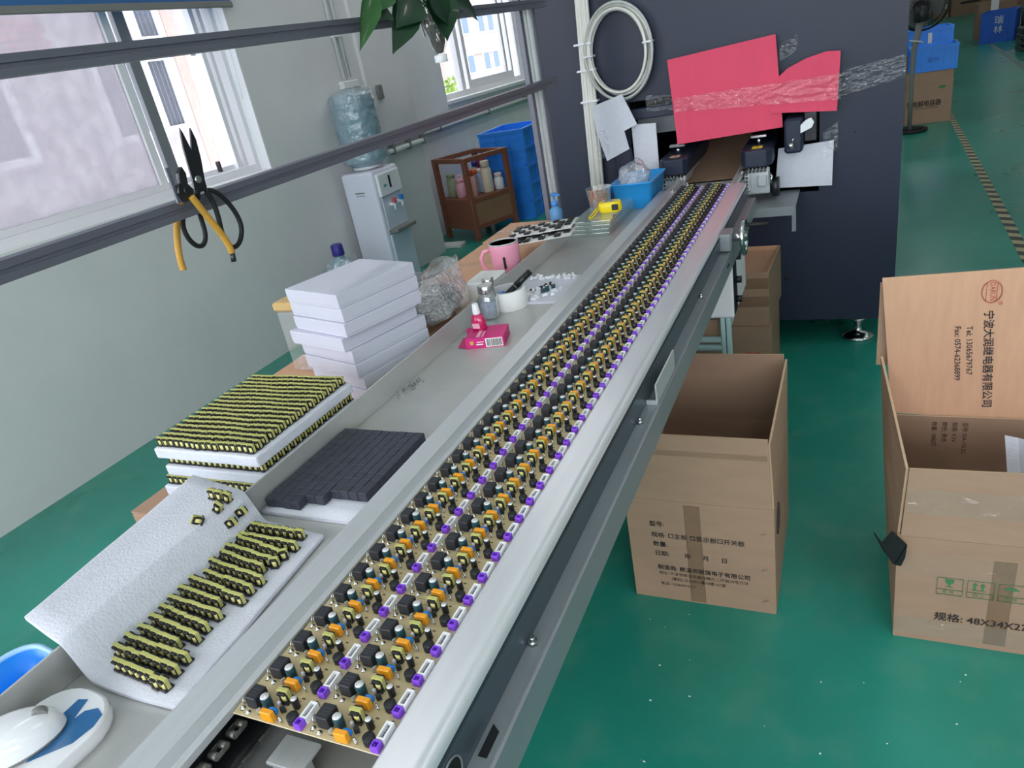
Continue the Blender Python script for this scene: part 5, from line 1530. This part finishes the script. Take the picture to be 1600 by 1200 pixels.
def wbf2(t, a):
    an = 2 * PI * a
    r = 0.142 * (1 - 0.15 * t) + 0.012 * math.sin(an * 7)
    return (-2.765 + r * math.cos(an), 3.9 + r * math.sin(an), wbz + 0.40 + 0.085 * t)
crumple(6, 44, wbf2, 0.012, 24, 2.2).build('film_wrap', M_film, wb1)
b2 = (-2.66, 3.26, 0.0)
wb2 = thing('water_bottle', 'large full water bottle with a violet cap on the floor', 'water bottle', b2)
MB().lathe([(0.12, 0.0), (0.135, 0.012), (0.135, 0.33), (0.125, 0.36), (0.06, 0.42), (0.03, 0.44), (0.028, 0.46)], 32, b2).build('bottle_body', M_wrap, wb2)
MB().lathe([(0.034, 0.455), (0.036, 0.46), (0.034, 0.515), (0.028, 0.52)], 24, b2).build('cap', M_navycap, wb2)
def wbf3(t, a):
    an = 2 * PI * a
    r = 0.145 - 0.06 * t + 0.014 * math.sin(an * 6)
    return (b2[0] + r * math.cos(an), b2[1] + r * math.sin(an), 0.30 + 0.13 * t)
crumple(8, 40, wbf3, 0.02, 18, 4.1).build('film_wrap', M_film, wb2)

# brown wooden rack
th_ = math.radians(64 - 90)
rk = thing('wooden_rack', 'reddish brown wooden rack with bottles on its upper shelf', 'rack', (-2.71, 5.07, 0.0), th_)
RW, RD, RH = 0.44, 0.46, 0.655     # width goes to -x local, depth to +y local
Mr = wm(rk)
for x in (-RW, -0.04):
    for y in (0.0, RD - 0.04):
        MB().cbox((x, y, 0), (x + 0.04, y + 0.04, RH), 0.003).move(Mr).build('post', M_wood, rk)
for z in (RH - 0.035, 0.30, 0.09):
    for y in (0.004, RD - 0.036):
        MB().cbox((-RW + 0.04, y, z), (-0.04, y + 0.03, z + 0.035), 0.002).move(Mr).build('cross_rail', M_wood, rk)
    for x in (-RW + 0.004, -0.036):
        MB().cbox((x, 0.04, z), (x + 0.03, RD - 0.04, z + 0.035), 0.002).move(Mr).build('side_rail', M_wood, rk)
MB().box((-RW + 0.02, 0.02, 0.320), (-0.02, RD - 0.02, 0.336)).move(Mr).build('shelf_board', M_wood, rk)
MB().box((-RW + 0.04, 0.012, 0.12), (-0.04, 0.022, 0.30)).move(Mr).build('front_panel', M_wood, rk)
MB().box((-0.024, 0.04, 0.12), (-0.014, RD - 0.04, 0.30)).move(Mr).build('side_panel', M_woodp, rk)
MB().box((-RW + 0.02, 0.02, 0.10), (-0.02, RD - 0.02, 0.112)).move(Mr).build('bottom_board', M_wood, rk)
RS = 0.3375


def bottle(lx, ly, r, h, body, capm, label, caph=0.04, capr=None, handle=False):
    c = Mr @ Vector((lx, ly, 0)); c.z = RS
    b_ = thing('drink_bottle', label, 'bottle', c, 0, 'bottles on the wooden rack')
    MB().lathe([(r * 0.95, 0), (r, 0.004), (r, h - caph - 0.02), (r * 0.75, h - caph - 0.004), (r * 0.7, h - caph)], 20, c).build('bottle_body', body, b_)
    cr_ = capr or r * 0.8
    MB().lathe([(cr_, h - caph), (cr_, h - 0.004), (cr_ * 0.85, h)], 18, c).build('lid', capm, b_)
    if handle:
        MB().tube(smooth_path([(c.x - cr_, c.y, c.z + h - 0.02), (c.x - cr_ * 0.8, c.y, c.z + h + 0.025), (c.x + cr_ * 0.8, c.y, c.z + h + 0.025), (c.x + cr_, c.y, c.z + h - 0.02)]), 0.006, 8).build('carry_loop', capm, b_)
    return b_


bottle(-0.335, 0.085, 0.042, 0.185, M_sage, M_sage, 'sage green flask at the left of the wooden rack', 0.03)
bottle(-0.215, 0.085, 0.042, 0.150, M_pinkd, M_pinkd, 'pink flask with a loop lid beside the sage one', 0.03, handle=True)
bottle(-0.265, 0.20, 0.036, 0.21, M_jar, M_redc, 'clear bottle with a red lid behind the pink flask', 0.045)
bottle(-0.15, 0.19, 0.036, 0.20, M_jar, mat('orange lid', (232, 120, 50), 0.4), 'clear bottle with an orange lid on the rack', 0.04)
bottle(-0.085, 0.10, 0.036, 0.215, mat('coral pink sleeve', (236, 170, 164), 0.4), mat('coral red lid', (226, 84, 66), 0.4), 'slim coral pink bottle at the rack corner', 0.05)
bottle(-0.20, 0.33, 0.05, 0.26, M_pinkd, mat('maroon lid', (120, 44, 74), 0.4), 'tall pink jug with maroon lid at the back of the rack', 0.07, handle=True)
bottle(-0.30, 0.33, 0.035, 0.235, M_jar, M_navycap, 'clear bottle with a dark blue lid at the back of the rack', 0.04)
bottle(-0.09, 0.27, 0.045, 0.25, M_cream, M_cream, 'tall cream flask with a ring collar on the rack', 0.05)
bottle(-0.075, 0.375, 0.04, 0.13, M_white, mat('pale pink lid', (240, 214, 214), 0.4), 'short white cup at the right end of the rack', 0.03)
bottle(-0.172, 0.253, 0.03, 0.19, mat('pale blue sleeve', (160, 186, 226), 0.4), M_white, 'pale blue bottle between the rack flasks', 0.03)


# blue crates
def crate_mesh(w_, d_, h_, m, name, ribs=5):
    c = MB()
    t = 0.012
    c.box((0, 0, 0), (w_, d_, t)); c.box((0, 0, t), (w_, t, h_)); c.box((0, d_ - t, t), (w_, d_, h_)); c.box((0, t, t), (t, d_ - t, h_)); c.box((w_ - t, t, t), (w_, d_ - t, h_))
    c.box((-0.012, -0.012, h_ - 0.022), (w_ + 0.012, 0, h_)); c.box((-0.012, d_, h_ - 0.022), (w_ + 0.012, d_ + 0.012, h_)); c.box((-0.012, 0, h_ - 0.022), (0, d_, h_)); c.box((w_, 0, h_ - 0.022), (w_ + 0.012, d_, h_))
    for k in range(ribs + 1):
        x = (w_ - 0.012) * k / ribs
        c.box((x, -0.008, 0), (x + 0.012, 0, h_ - 0.022)); c.box((x, d_, 0), (x + 0.012, d_ + 0.008, h_ - 0.022))
        y = (d_ - 0.012) * k / ribs
        c.box((-0.008, y, 0), (0, y + 0.012, h_ - 0.022)); c.box((w_, y, 0), (w_ + 0.008, y + 0.012, h_ - 0.022))
    c.box((-0.008, -0.008, 0.0), (w_ + 0.008, 0.0, 0.014)); c.box((-0.006, -0.006, h_ * 0.5), (w_ + 0.006, 0, h_ * 0.5 + 0.010))
    return c.mesh(name, m)


ME_cr = crate_mesh(0.40, 0.55, 0.150, M_bluecrate, 'crate', 3)
for k in range(5):
    o = inst(ME_cr, 'plastic_crate', None, (-2.86, 5.72 + 0.004 * (k % 2), 0.0005 + 0.1505 * k), (0, 0, 0.02))
    tag(o, '%s royal blue crate of the stack behind the wooden rack' % ('bottom', 'second lowest', 'middle', 'second highest', 'top')[k], 'crate', 'royal blue crates stacked by the rack')
# pale board added in place of the light strip reflected on the floor
MB().cbox((-3.10, 4.92, 0.0005), (-2.80, 5.02, 0.03), 0.003).build('light_strip_board', M_wallw, label='added pale board imitating reflected light on the floor before the rack', cat='board')

# ------------------------------------------------------------------ cartons on the right
def card(mb_pts, name, m, parent, t=0.005):
    return MB().slab(mb_pts, t, 0, 1).build(name, [m, M_cartone], parent)


c1 = thing('open_carton', 'large open brown carton printed with a form under the conveyor edge', 'carton', (-0.307, 1.59, 0.0))
X0, X1, YA, YB, ZC, ZF = -0.480, -0.134, 1.385, 1.800, 0.308, 0.490
card([(X0, YA, 0), (X1, YA, 0), (X1, YA, ZC), (X0, YA, ZC)], 'front_wall', M_carton, c1)
card([(X1, YA + 0.0052, 0), (X1, YB - 0.0052, 0), (X1, YB - 0.0052, ZC), (X1, YA + 0.0052, ZC)], 'right_wall', M_carton, c1)
card([(X0, YB - 0.0052, 0), (X0, YA + 0.0052, 0), (X0, YA + 0.0052, ZC), (X0, YB - 0.0052, ZC)], 'left_wall', M_carton, c1)
card([(X1, YB, 0), (X0, YB, 0), (X0, YB, ZC), (X1, YB, ZC)], 'back_wall', M_carton, c1)
MB().box((X0 + 0.005, YA + 0.005, 0.001), (X1 - 0.005, YB - 0.005, 0.006)).build('bottom', M_carton, c1)
card([(X0 + 0.003, YA, ZC + 0.001), (X1 - 0.004, YA, ZC + 0.001), (X1 - 0.010, YA + 0.002, ZF), (X0 + 0.005, YA + 0.002, ZF)], 'front_flap', M_carton, c1)
card([(X1 - 0.004, YB, ZC + 0.001), (X0 + 0.003, YB, ZC + 0.001), (X0 + 0.005, YB + 0.012, ZF + 0.01), (X1 - 0.008, YB + 0.012, ZF + 0.01)], 'back_flap', M_cartond, c1)
card([(X1, YA + 0.006, ZC + 0.001), (X1, YB - 0.006, ZC + 0.001), (X1 + 0.002, YB - 0.01, ZF + 0.005), (X1 - 0.006, YA + 0.012, ZF - 0.02)], 'right_flap', M_carton, c1)
card([(X0, YB - 0.006, ZC + 0.001), (X0, YA + 0.006, ZC + 0.001), (X0 - 0.02, YA + 0.01, ZF - 0.02), (X0 - 0.02, YB - 0.01, ZF - 0.02)], 'left_flap', M_carton, c1)
MB().box((-0.338, YA - 0.0006, 0.004), (-0.300, YA - 0.0001, 0.30)).build('packing_tape', M_brtape, c1)
MB().box((X0 + 0.05, YA - 0.0006 + 0.002, 0.40), (X1 - 0.012, YA - 0.0001 + 0.002, 0.45)).build('packing_tape', M_brtape, c1)
F1 = YA - 0.0010
R_, U_ = (1, 0, 0), (0, 0, 1)
def t1(body, x, z, s, **k):
    return text(body, s, (x, F1, z), R_, U_, M_ink, c1, **k)
t1('型号:', -0.425, 0.236, 0.0165, bold=0.0003)
t1('规格: □主板 □显示板□开关板', -0.423, 0.203, 0.0165, bold=0.0003)
t1('数量:', -0.421, 0.175, 0.0165, bold=0.0003)
t1('日期:        年      月      日', -0.419, 0.146, 0.0165, bold=0.0003)
t1('制造商: 慈溪市致强电子有限公司', -0.415, 0.102, 0.0155, bold=0.0003)
t1('地址: 宁波市慈溪市掌起镇北二环路70号万洋', -0.414, 0.084, 0.0112)
t1('(掌起) 众创园1幢10楼104室', -0.383, 0.068, 0.0112)
t1('电话: 15582019727', -0.412, 0.050, 0.0112)
sk = MB()
for z in (0.235, 0.13, 0.035):
    sk.tube([(X1 - 0.030, F1, z), (X1 - 0.023, F1, z + 0.008)], 0.0006, 4).tube([(X1 - 0.024, F1, z), (X1 - 0.017, F1, z + 0.008)], 0.0006, 4)
sk.build('staple_marks', M_grey, c1)
mkq = MB().tube([(X1 + 0.0008, 1.47 + 0.035 * math.cos(a), 0.225 + 0.038 * math.sin(a)) for a in [2 * PI * i / 24 for i in range(24)]], 0.0015, 4, closed=True)
mkq.tube([(X1 + 0.0008, 1.47, 0.27), (X1 + 0.0008, 1.47, 0.18)], 0.0015, 4)
mkq.build('printed_mark', M_ink, c1)

c2 = thing('open_carton', 'large open brown carton with green handling symbols at the right', 'carton', (0.355, 1.55, 0.0))
X0, X1, YA, YB, ZC, ZF = 0.115, 0.595, 1.375, 1.715, 0.285, 0.447
card([(X0, YA, 0), (X1, YA, 0), (X1, YA - 0.006, ZC), (X0 - 0.004, YA - 0.006, ZC)], 'front_wall', M_carton, c2)
card([(X1, YA + 0.0052, 0), (X1, YB - 0.0052, 0), (X1, YB - 0.0052, ZC), (X1, YA + 0.0052, ZC)], 'right_wall', M_carton, c2)
card([(X0, YB - 0.0052, 0), (X0, YA + 0.0052, 0), (X0 - 0.004, YA + 0.001, ZC), (X0 - 0.020, YB - 0.0052, ZC)], 'left_wall', M_carton, c2)
card([(X1, YB, 0), (X0, YB, 0), (X0, YB, 0.385), (X1, YB, 0.385)], 'back_wall', M_cartond, c2)
MB().box((X0 + 0.005, YA + 0.005, 0.001), (X1 - 0.005, YB - 0.005, 0.006)).build('bottom', M_carton, c2)
card([(X0 + 0.002, YA - 0.006, ZC + 0.001), (X1, YA - 0.006, ZC + 0.001), (X1, YA + 0.002, ZF + 0.010), (X0 + 0.010, YA + 0.002, ZF)], 'front_flap', M_carton, c2)
card([(X0 - 0.020, YB - 0.004, ZC + 0.001), (X0 - 0.004, YA + 0.004, ZC + 0.001), (X0 + 0.004, YA + 0.008, ZF - 0.005), (X0 - 0.036, YB - 0.002, 0.540)], 'left_flap', M_carton, c2)
bf = card([(0.108, YB + 0.004, 0.386), (0.605, YB + 0.004, 0.372), (0.585, YB + 0.030, 0.745), (0.0765, YB + 0.030, 0.722)], 'back_flap', M_cartonp, c2)
MB().slab([(0.072, YB + 0.036, 0.50), (0.40, YB + 0.036, 0.50), (0.39, YB + 0.046, 0.70), (0.074, YB + 0.046, 0.705)], 0.005).build('rear_flap', M_carton, c2)
card([(X1, YA + 0.004, ZC + 0.001), (X1, YB - 0.004, ZC + 0.001), (X1 + 0.04, YB - 0.01, ZF), (X1 + 0.04, YA + 0.01, ZF)], 'right_flap', M_carton, c2)
# print on the raised back flap : lettering runs downwards
nrm = Vector((0.0, -1.0, 0.07)).normalized()
RR = Vector((0.06, -0.072, -1.0)).normalized(); UU = nrm.cross(RR).normalized()
def flap_pt(x, z):
    t = (z - 0.38) / 0.36
    return (x, YB + 0.004 + 0.026 * t - 0.0012, z)
text('宁波大润继电器有限公司', 0.0214, flap_pt(0.287, 0.642), RR, UU, M_ink, c2, bold=0.0004)
text('Tel: 13065679767', 0.0165, flap_pt(0.254, 0.606), RR, UU, M_ink, c2, sx=0.98, bold=0.0002)
text('Fax: 0574-62368899', 0.0165, flap_pt(0.231, 0.606), RR, UU, M_ink, c2, sx=0.98, bold=0.0002)
lg = MB()
cx, cz = 0.290, 0.684
for rr_ in (0.0255, 0.0235):
    lg.tube([flap_pt(cx + 0.0195 / 0.0255 * rr_ * math.cos(a), cz + rr_ * math.sin(a)) for a in [2 * PI * i / 32 for i in range(32)]], 0.0005, 4, closed=True)
for dx in (-0.010, 0.0095):
    lg.tube([flap_pt(cx + dx, cz - 0.020), flap_pt(cx + dx, cz + 0.020)], 0.0005, 4)
lg.build('printed_logo', M_inkr, c2)
text('DARUN', 0.0150, flap_pt(cx, cz + 0.021), RR, UU, M_inkr, c2, sx=0.80)
text('®', 0.012, flap_pt(cx + 0.017, cz - 0.022), RR, UU, M_inkr, c2)
# print on inner back wall (lettering runs downwards as well)
for k, s_ in enumerate(('型号: DA-1212C', '规格: 4.5V', '颜色: 黑色', '数量: 1000只')):
    text(s_, 0.0125, (0.262 - 0.021 * k, YB - 0.0062, 0.372), (0.02, 0, -1), (1, 0, 0.02), M_ink, c2)
# front print
F2 = YA - 0.0042
GX = [0.190, 0.245, 0.300]
for k in range(3):
    x = GX[k]
    fr_ = MB()
    for (a, b_) in (((x, 0.142), (x + 0.047, 0.142)), ((x, 0.187), (x + 0.047, 0.187)), ((x, 0.142), (x, 0.187)), ((x + 0.047, 0.142), (x + 0.047, 0.187)), ((x, 0.156), (x + 0.047, 0.156))):
        fr_.tube([(a[0], F2 - 0.0012, a[1]), (b_[0], F2 - 0.0012, b_[1])], 0.0006, 4)
    yy = F2 - 0.001
    def pp(pts):
        fr_.poly([(x + a, yy, 0.1285 + b_) for a, b_ in pts], (0, -0.0004, 0))
    if k == 0:
        pp([(0.014, 0.055), (0.031, 0.055), (0.030, 0.046), (0.0245, 0.0425), (0.0245, 0.036), (0.0305, 0.0345), (0.0145, 0.0345), (0.0205, 0.036), (0.0205, 0.0425), (0.015, 0.046)])
        text('易 碎', 0.0098, (x + 0.0215, yy, 0.149), R_, U_, M_inkg, c2, align='CENTER')
    elif k == 1:
        for ox in (0.013, 0.027):
            pp([(ox - 0.002, 0.036), (ox + 0.002, 0.036), (ox + 0.002, 0.047), (ox + 0.005, 0.047), (ox, 0.054), (ox - 0.005, 0.047), (ox - 0.002, 0.047)])
        pp([(0.008, 0.033), (0.032, 0.033), (0.032, 0.0345), (0.008, 0.0345)])
        text('向 上', 0.0098, (x + 0.0215, yy, 0.149), R_, U_, M_inkg, c2, align='CENTER')
    else:
        pp([(0.007, 0.044), (0.011, 0.049), (0.017, 0.052), (0.022, 0.0525), (0.028, 0.051), (0.034, 0.047), (0.036, 0.043), (0.031, 0.045), (0.026, 0.0435), (0.021, 0.0455), (0.016, 0.0435), (0.012, 0.045)])
        fr_.tube([(x + 0.0215, yy, 0.174), (x + 0.0215, yy, 0.165), (x + 0.019, yy, 0.1635), (x + 0.017, yy, 0.165)], 0.0006, 4)
        text('防 潮', 0.0098, (x + 0.0215, yy, 0.149), R_, U_, M_inkg, c2, align='CENTER')
    fr_.build('handling_symbol', M_inkg, c2)
text('规格: 48X34X27', 0.0245, (0.190, YA - 0.0030, 0.0755), R_, U_, M_ink, c2, bold=0.0004)


def clear_strip(x0, x1, z0, z1, y, parent, m=None):
    def fn(u, v):
        x = x0 + (x1 - x0) * u; z = z0 + (z1 - z0) * v
        return (x, y - 0.0012 + 0.0008 * noise.noise(Vector((x * 60, z * 90, 1))), z)
    n = 24
    vs = [fn(i / n, j / 4) for j in range(5) for i in range(n + 1)]
    fs = [(j * (n + 1) + i, j * (n + 1) + i + 1, (j + 1) * (n + 1) + i + 1, (j + 1) * (n + 1) + i) for j in range(4) for i in range(n)]
    return MB().add(vs, fs, 0, True).build('packing_tape', m or M_ctape, parent)


clear_strip(X0 + 0.01, X1, 0.345, 0.405, YA - 0.0045, c2, M_film)
clear_strip(X0, X1, 0.185, 0.245, YA - 0.0055, c2)
clear_strip(X0, X1, 0.015, 0.065, YA - 0.0020, c2, M_film)
MB().slab([(0.285, YA - 0.0008, 0.015), (0.325, YA - 0.0008, 0.015), (0.325, YA - 0.0058, 0.245), (0.285, YA - 0.0058, 0.245)], 0.0002).build('packing_tape', M_brtape, c2)
pkm = MB().slab([(0.108, YA - 0.012, 0.215), (0.082, YA - 0.004, 0.262), (0.100, YA - 0.010, 0.300), (0.128, YA - 0.016, 0.272)], 0.004).slab([(0.108, YA - 0.012, 0.215), (0.128, YA - 0.016, 0.272), (0.126, YA - 0.014, 0.238), (0.120, YA - 0.010, 0.212)], 0.004).slab([(0.082, YA - 0.004, 0.262), (0.108, YA - 0.012, 0.215), (0.088, YA + 0.03, 0.22), (0.07, YA + 0.03, 0.26)], 0.003)
pkm.build('black_patch', M_rubber, label='folded black plastic patch taped to the corner of the right carton', cat='patch')
MB().slab([(0.330, 1.54, 0.29), (0.352, 1.53, 0.29), (0.345, 1.60, 0.40), (0.322, 1.61, 0.40)], 0.012).slab([(0.352, 1.53, 0.29), (0.375, 1.55, 0.29), (0.366, 1.62, 0.385), (0.345, 1.60, 0.40)], 0.008).build('foam_offcut', M_foam, label='white foam offcut poking up inside the right carton', cat='foam piece')

# stacked cartons under the machine mouth
c3 = thing('open_carton', 'open brown carton on top of the pair below the handwheel', 'carton', (-0.40, 2.76, 0.255))
X0, X1, YA, YB, Z0, ZC = -0.56, -0.252, 2.60, 2.925, 0.255, 0.460
card([(X0, YA, Z0), (X1, YA, Z0), (X1, YA, ZC), (X0, YA, ZC)], 'front_wall', M_cartond, c3)
card([(X1, YA + 0.0052, Z0), (X1 + 0.016, YB - 0.0052, Z0), (X1 + 0.016, YB - 0.0052, ZC + 0.005), (X1, YA + 0.0052, ZC)], 'right_wall', M_cartond, c3)
card([(X0, YB - 0.0052, Z0), (X0, YA + 0.0052, Z0), (X0, YA + 0.0052, ZC), (X0, YB - 0.0052, ZC)], 'left_wall', M_cartond, c3)
card([(X1 + 0.016, YB, Z0), (X0, YB, Z0), (X0, YB, ZC + 0.005), (X1 + 0.016, YB, ZC + 0.005)], 'back_wall', M_cartonp, c3)
MB().box((X0 + 0.005, YA + 0.005, Z0), (X1 - 0.005, YB - 0.005, Z0 + 0.005)).build('bottom', M_cartond, c3)
MB().slab([(X0 + 0.006, YA + 0.006, ZC - 0.06), (X1 - 0.006, YA + 0.006, ZC - 0.06), (X1 + 0.008, YB - 0.008, ZC - 0.01), (X0 + 0.006, YB - 0.008, ZC - 0.01)], 0.004).build('inner_flap', M_cartonp, c3)
for z in (0.40, 0.33):
    MB().box((X0, YA - 0.0006, z), (X1, YA - 0.0001, z + 0.04)).build('packing_tape', M_brtape, c3)
c4 = closed_carton('carton', (-0.57, 2.59, 0.0), (-0.245, 2.93, 0.254), M_cartond, 'brown carton at the bottom of the pair below the handwheel')
for x in (-0.34, -0.31):
    MB().cbox((x, 2.5895, 0.135), (x + 0.022, 2.5899, 0.150), 0.0001).build('red_stamp', M_inkr, c4)

# ------------------------------------------------------------------ right background
cB = thing('carton', 'brown capacitor carton under the blue crate behind the machine', 'carton', (0.70, 8.55, 0.0))
MB().cbox((0.50, 8.35, 0.0), (0.89, 8.78, 0.474), 0.004).build('body', M_carton, cB)
MB().box((0.50, 8.349, 0.36), (0.89, 8.3498, 0.362)).build('crease', M_cartond, cB)
text('铝电解电容器', 0.060, (0.505, 8.3475, 0.185), R_, U_, M_ink, cB, bold=0.0010, sx=0.82)
text('ALUMINUM ELECTROLYTIC CAPACITOR', 0.020, (0.515, 8.3475, 0.145), R_, U_, M_ink, cB, sx=0.72)
MB().lathe([(0.030, 0), (0.030, 0.001)], 24, (0, 0, 0), sy=0.5).move(Matrix.Translation((0.80, 8.3495, 0.325)) @ Matrix.Rotation(PI / 2, 4, 'X')).build('green_mark', M_inkg, cB)
ME_c2 = crate_mesh(0.385, 0.40, 0.22, M_bluecrate, 'crate', 4)
o = tag(inst(ME_c2, 'plastic_crate', None, (0.52, 8.36, 0.4755), (0, 0, -0.03)), 'bright blue crate on the capacitor carton by the fan', 'crate')
text('瑞林', 0.05, (0.66, 8.345, 0.575), R_, U_, M_bluecrate2, o)
closed_carton('carton', (0.52, 8.92, 0.0), (0.90, 9.34, 0.60), M_cartond, 'brown carton carrying the rear bright blue crate')
o = tag(inst(ME_c2, 'plastic_crate', None, (0.53, 8.94, 0.6015), (0, 0, 0.02)), 'rear bright blue crate just behind the front one', 'crate')
MB().box((0.70, 8.925, 0.66), (0.735, 8.928, 0.78)).build('paper_tag', M_paper, o)
ME_c3 = crate_mesh(0.50, 0.70, 0.50, M_bluecrate2, 'crate', 5)
o = tag(inst(ME_c3, 'plastic_crate', None, (2.08, 16.2, 0.0005), (0, 0, -0.25)), 'deep blue crate with white lettering far across the floor', 'crate')
text('瑞', 0.14, (2.26, 16.12, 0.36), (0.968, -0.247, 0), U_, M_inkw, o)
text('林', 0.14, (2.26, 16.12, 0.21), (0.968, -0.247, 0), U_, M_inkw, o)
closed_carton('carton', (2.15, 17.2, 0.0), (2.75, 17.7, 0.62), M_cartond, 'brown carton just behind the deep blue crate')
MB().box((2.30, 16.9, 0.5), (2.42, 16.92, 0.75)).box((2.30, 16.90, 0.0), (2.42, 16.92, 0.5)).build('white_board', M_paper, label='white strip standing behind the deep blue crate', cat='board')
closed_carton('carton', (2.72, 15.8, 0.0), (3.4, 16.5, 0.60), M_cartond, 'brown carton right of the deep blue crate')
for k in range(4):
    MB().cbox((2.33, 13.9, 0.001 + 0.085 * k), (2.85, 14.4, 0.07 + 0.085 * k), 0.01).build('black_tray', M_black, label='%s black tray of the low stack at the right edge' % ('bottom', 'second', 'third', 'top')[k], cat='tray')
fcs = ['far brown carton in the row at the hall end, nearest the fan', 'far brown carton in the row at the hall end with dark print', 'far brown carton in the row at the hall end beside the crate', 'far brown carton at the right of the hall end row']
for k, (x0, x1, h) in enumerate(((2.2, 2.62, 0.55), (2.66, 3.70, 0.62), (3.75, 4.2, 0.66), (4.3, 5.3, 0.7))):
    cc = closed_carton('carton', (x0, 27.0 + 0.1 * k, 0.0), (x1, 27.6, h), M_cartond, fcs[k])
    if k == 1:
        MB().box((x0 + 0.25, 26.095 + 1.0, 0.30), (x0 + 0.75, 26.099 + 1.0, 0.36)).build('printed_text', M_ink, cc)
    if k == 0:
        MB().box((x0 + 0.25, 26.99, 0.25), (x0 + 0.36, 26.998, 0.36)).build('white_label', M_paper, cc)

# pedestal fan
FXx, FYy = 0.57, 7.98
fn_ = thing('pedestal_fan', 'black pedestal fan standing behind the machine corner', 'fan', (FXx, FYy, 0.0))
MB().lathe([(0.125, 0.0), (0.15, 0.004), (0.155, 0.02), (0.14, 0.03), (0.115, 0.028), (0.11, 0.012)], 36, (FXx - 0.05, FYy, 0)).build('base_ring', M_rubber, fn_)
for a in (0.4, 0.4 + 2 * PI / 3, 0.4 + 4 * PI / 3):
    MB().cyl((FXx - 0.05, FYy, 0.018), (FXx - 0.05 + 0.13 * math.cos(a), FYy + 0.13 * math.sin(a), 0.016), 0.014, n=8).build('base_spoke', M_rubber, fn_)
MB().tube([(FXx - 0.05, FYy, 0.0), (FXx - 0.055, FYy, 0.45), (FXx - 0.05, FYy, 0.72), (FXx - 0.035, FYy, 0.80), (FXx - 0.015, FYy, 0.94)], [0.020, 0.020, 0.024, 0.026, 0.030], 12).build('pole', M_grey, fn_)
MB().tube([(FXx - 0.09, FYy - 0.02, 0.80), (FXx - 0.04, FYy - 0.04, 0.79), (FXx + 0.0, FYy - 0.03, 0.78), (FXx + 0.02, FYy - 0.02, 0.765)], 0.006, 8).build('cord_wrap', M_cable, fn_)
MB().lathe([(0.05, 0.0), (0.062, 0.01), (0.062, 0.10), (0.045, 0.13), (0.02, 0.14)], 20, (FXx - 0.01, FYy, 0.94)).build('motor_housing', M_black, fn_)
fc0 = Vector((FXx + 0.01, FYy + 0.14, 1.07))
fn_axis = Vector((0.25, 0.95, 0.05)).normalized()
u_ = fn_axis.orthogonal().normalized(); v_ = fn_axis.cross(u_)
def fpt(r, a, d): return fc0 + (u_ * math.cos(a) + v_ * math.sin(a)) * r + fn_axis * d
MB().cyl(fc0 - fn_axis * 0.14, fc0 - fn_axis * 0.02, 0.055, n=18).build('motor', M_black, fn_)
gl_ = MB()
for d_, r_, tr_ in ((0.0, 0.21, 0.008), (0.05, 0.21, 0.006), (-0.05, 0.18, 0.003), (0.10, 0.17, 0.003)):
    gl_.tube([fpt(r_, 2 * PI * i / 40, d_) for i in range(40)], tr_, 6, closed=True)
for k in range(60):
    a = 2 * PI * k / 60
    gl_.tube([fpt(0.06, a, -0.06), fpt(0.15, a, -0.06), fpt(0.205, a + 0.03, -0.01)], 0.0018, 4)
    gl_.tube([fpt(0.05, a, 0.115), fpt(0.14, a, 0.11), fpt(0.208, a + 0.03, 0.05)], 0.0018, 4)
gl_.build('grille', M_rubber, fn_)
for k in range(3):
    a0 = 2 * PI * k / 3
    vs, fs = [], []
    for j in range(7):
        a = a0 + 1.5 * j / 6
        for i in range(5):
            r_ = 0.04 + 0.14 * i / 4
            vs.append(fpt(r_, a, 0.02 + 0.03 * (j / 6 - 0.5)))
    fs = [(j * 5 + i, j * 5 + i + 1, (j + 1) * 5 + i + 1, (j + 1) * 5 + i) for j in range(6) for i in range(4)]
    MB().add(vs, fs, 0, True).build('blade', M_grey, fn_)

# hazard tape on the floor
hz = thing('floor_marking', 'faded striped hazard tape along the aisle floor', 'floor tape', (0.86, 6.3, 0.0))
Lp, Lq = Vector((0.790, 3.6, 0)), Vector((0.945, 9.6, 0))
d = (Lq - Lp).normalized(); n_ = Vector((-d.y, d.x, 0))
N = 46
L_ = (Lq - Lp).length / N
for k in range(N):
    for s_, m_ in ((0, M_hazy), (0.5, M_hazk)):
        a = Lp + d * (L_ * (k + s_)); b_ = Lp + d * (L_ * (k + s_ + 0.5))
        sk_ = d * 0.03
        hwd = n_ * 0.027
        MB().slab([a - hwd + Vector((0, 0, 0.0008)), a + hwd + sk_ + Vector((0, 0, 0.0008)), b_ + hwd + sk_ + Vector((0, 0, 0.0008)), b_ - hwd + Vector((0, 0, 0.0008))][::-1], 0.0006).build('stripe', m_, hz)
MB().slab([(1.95, 10.5, 0.0008), (2.01, 10.5, 0.0008), (2.30, 17.0, 0.0008), (2.24, 17.0, 0.0008)], 0.0006).build('floor_marking', mat('pale worn line', (120, 140, 136), 0.6), label='pale worn line on the floor leading to the deep blue crate', cat='floor tape')
# crumbs on the floor
cm = MB()
for k in range(46):
    x, y = random.uniform(-0.45, 0.25), random.uniform(0.45, 1.35)
    s_ = random.uniform(0.0012, 0.0032)
    cm.cbox((x, y, 0.0), (x + s_ * random.uniform(0.6, 2), y + s_, s_ * 0.6), s_ * 0.1)
cm.build('floor_debris', M_white, label='tiny white crumbs scattered on the green floor', cat='debris', kind='stuff')
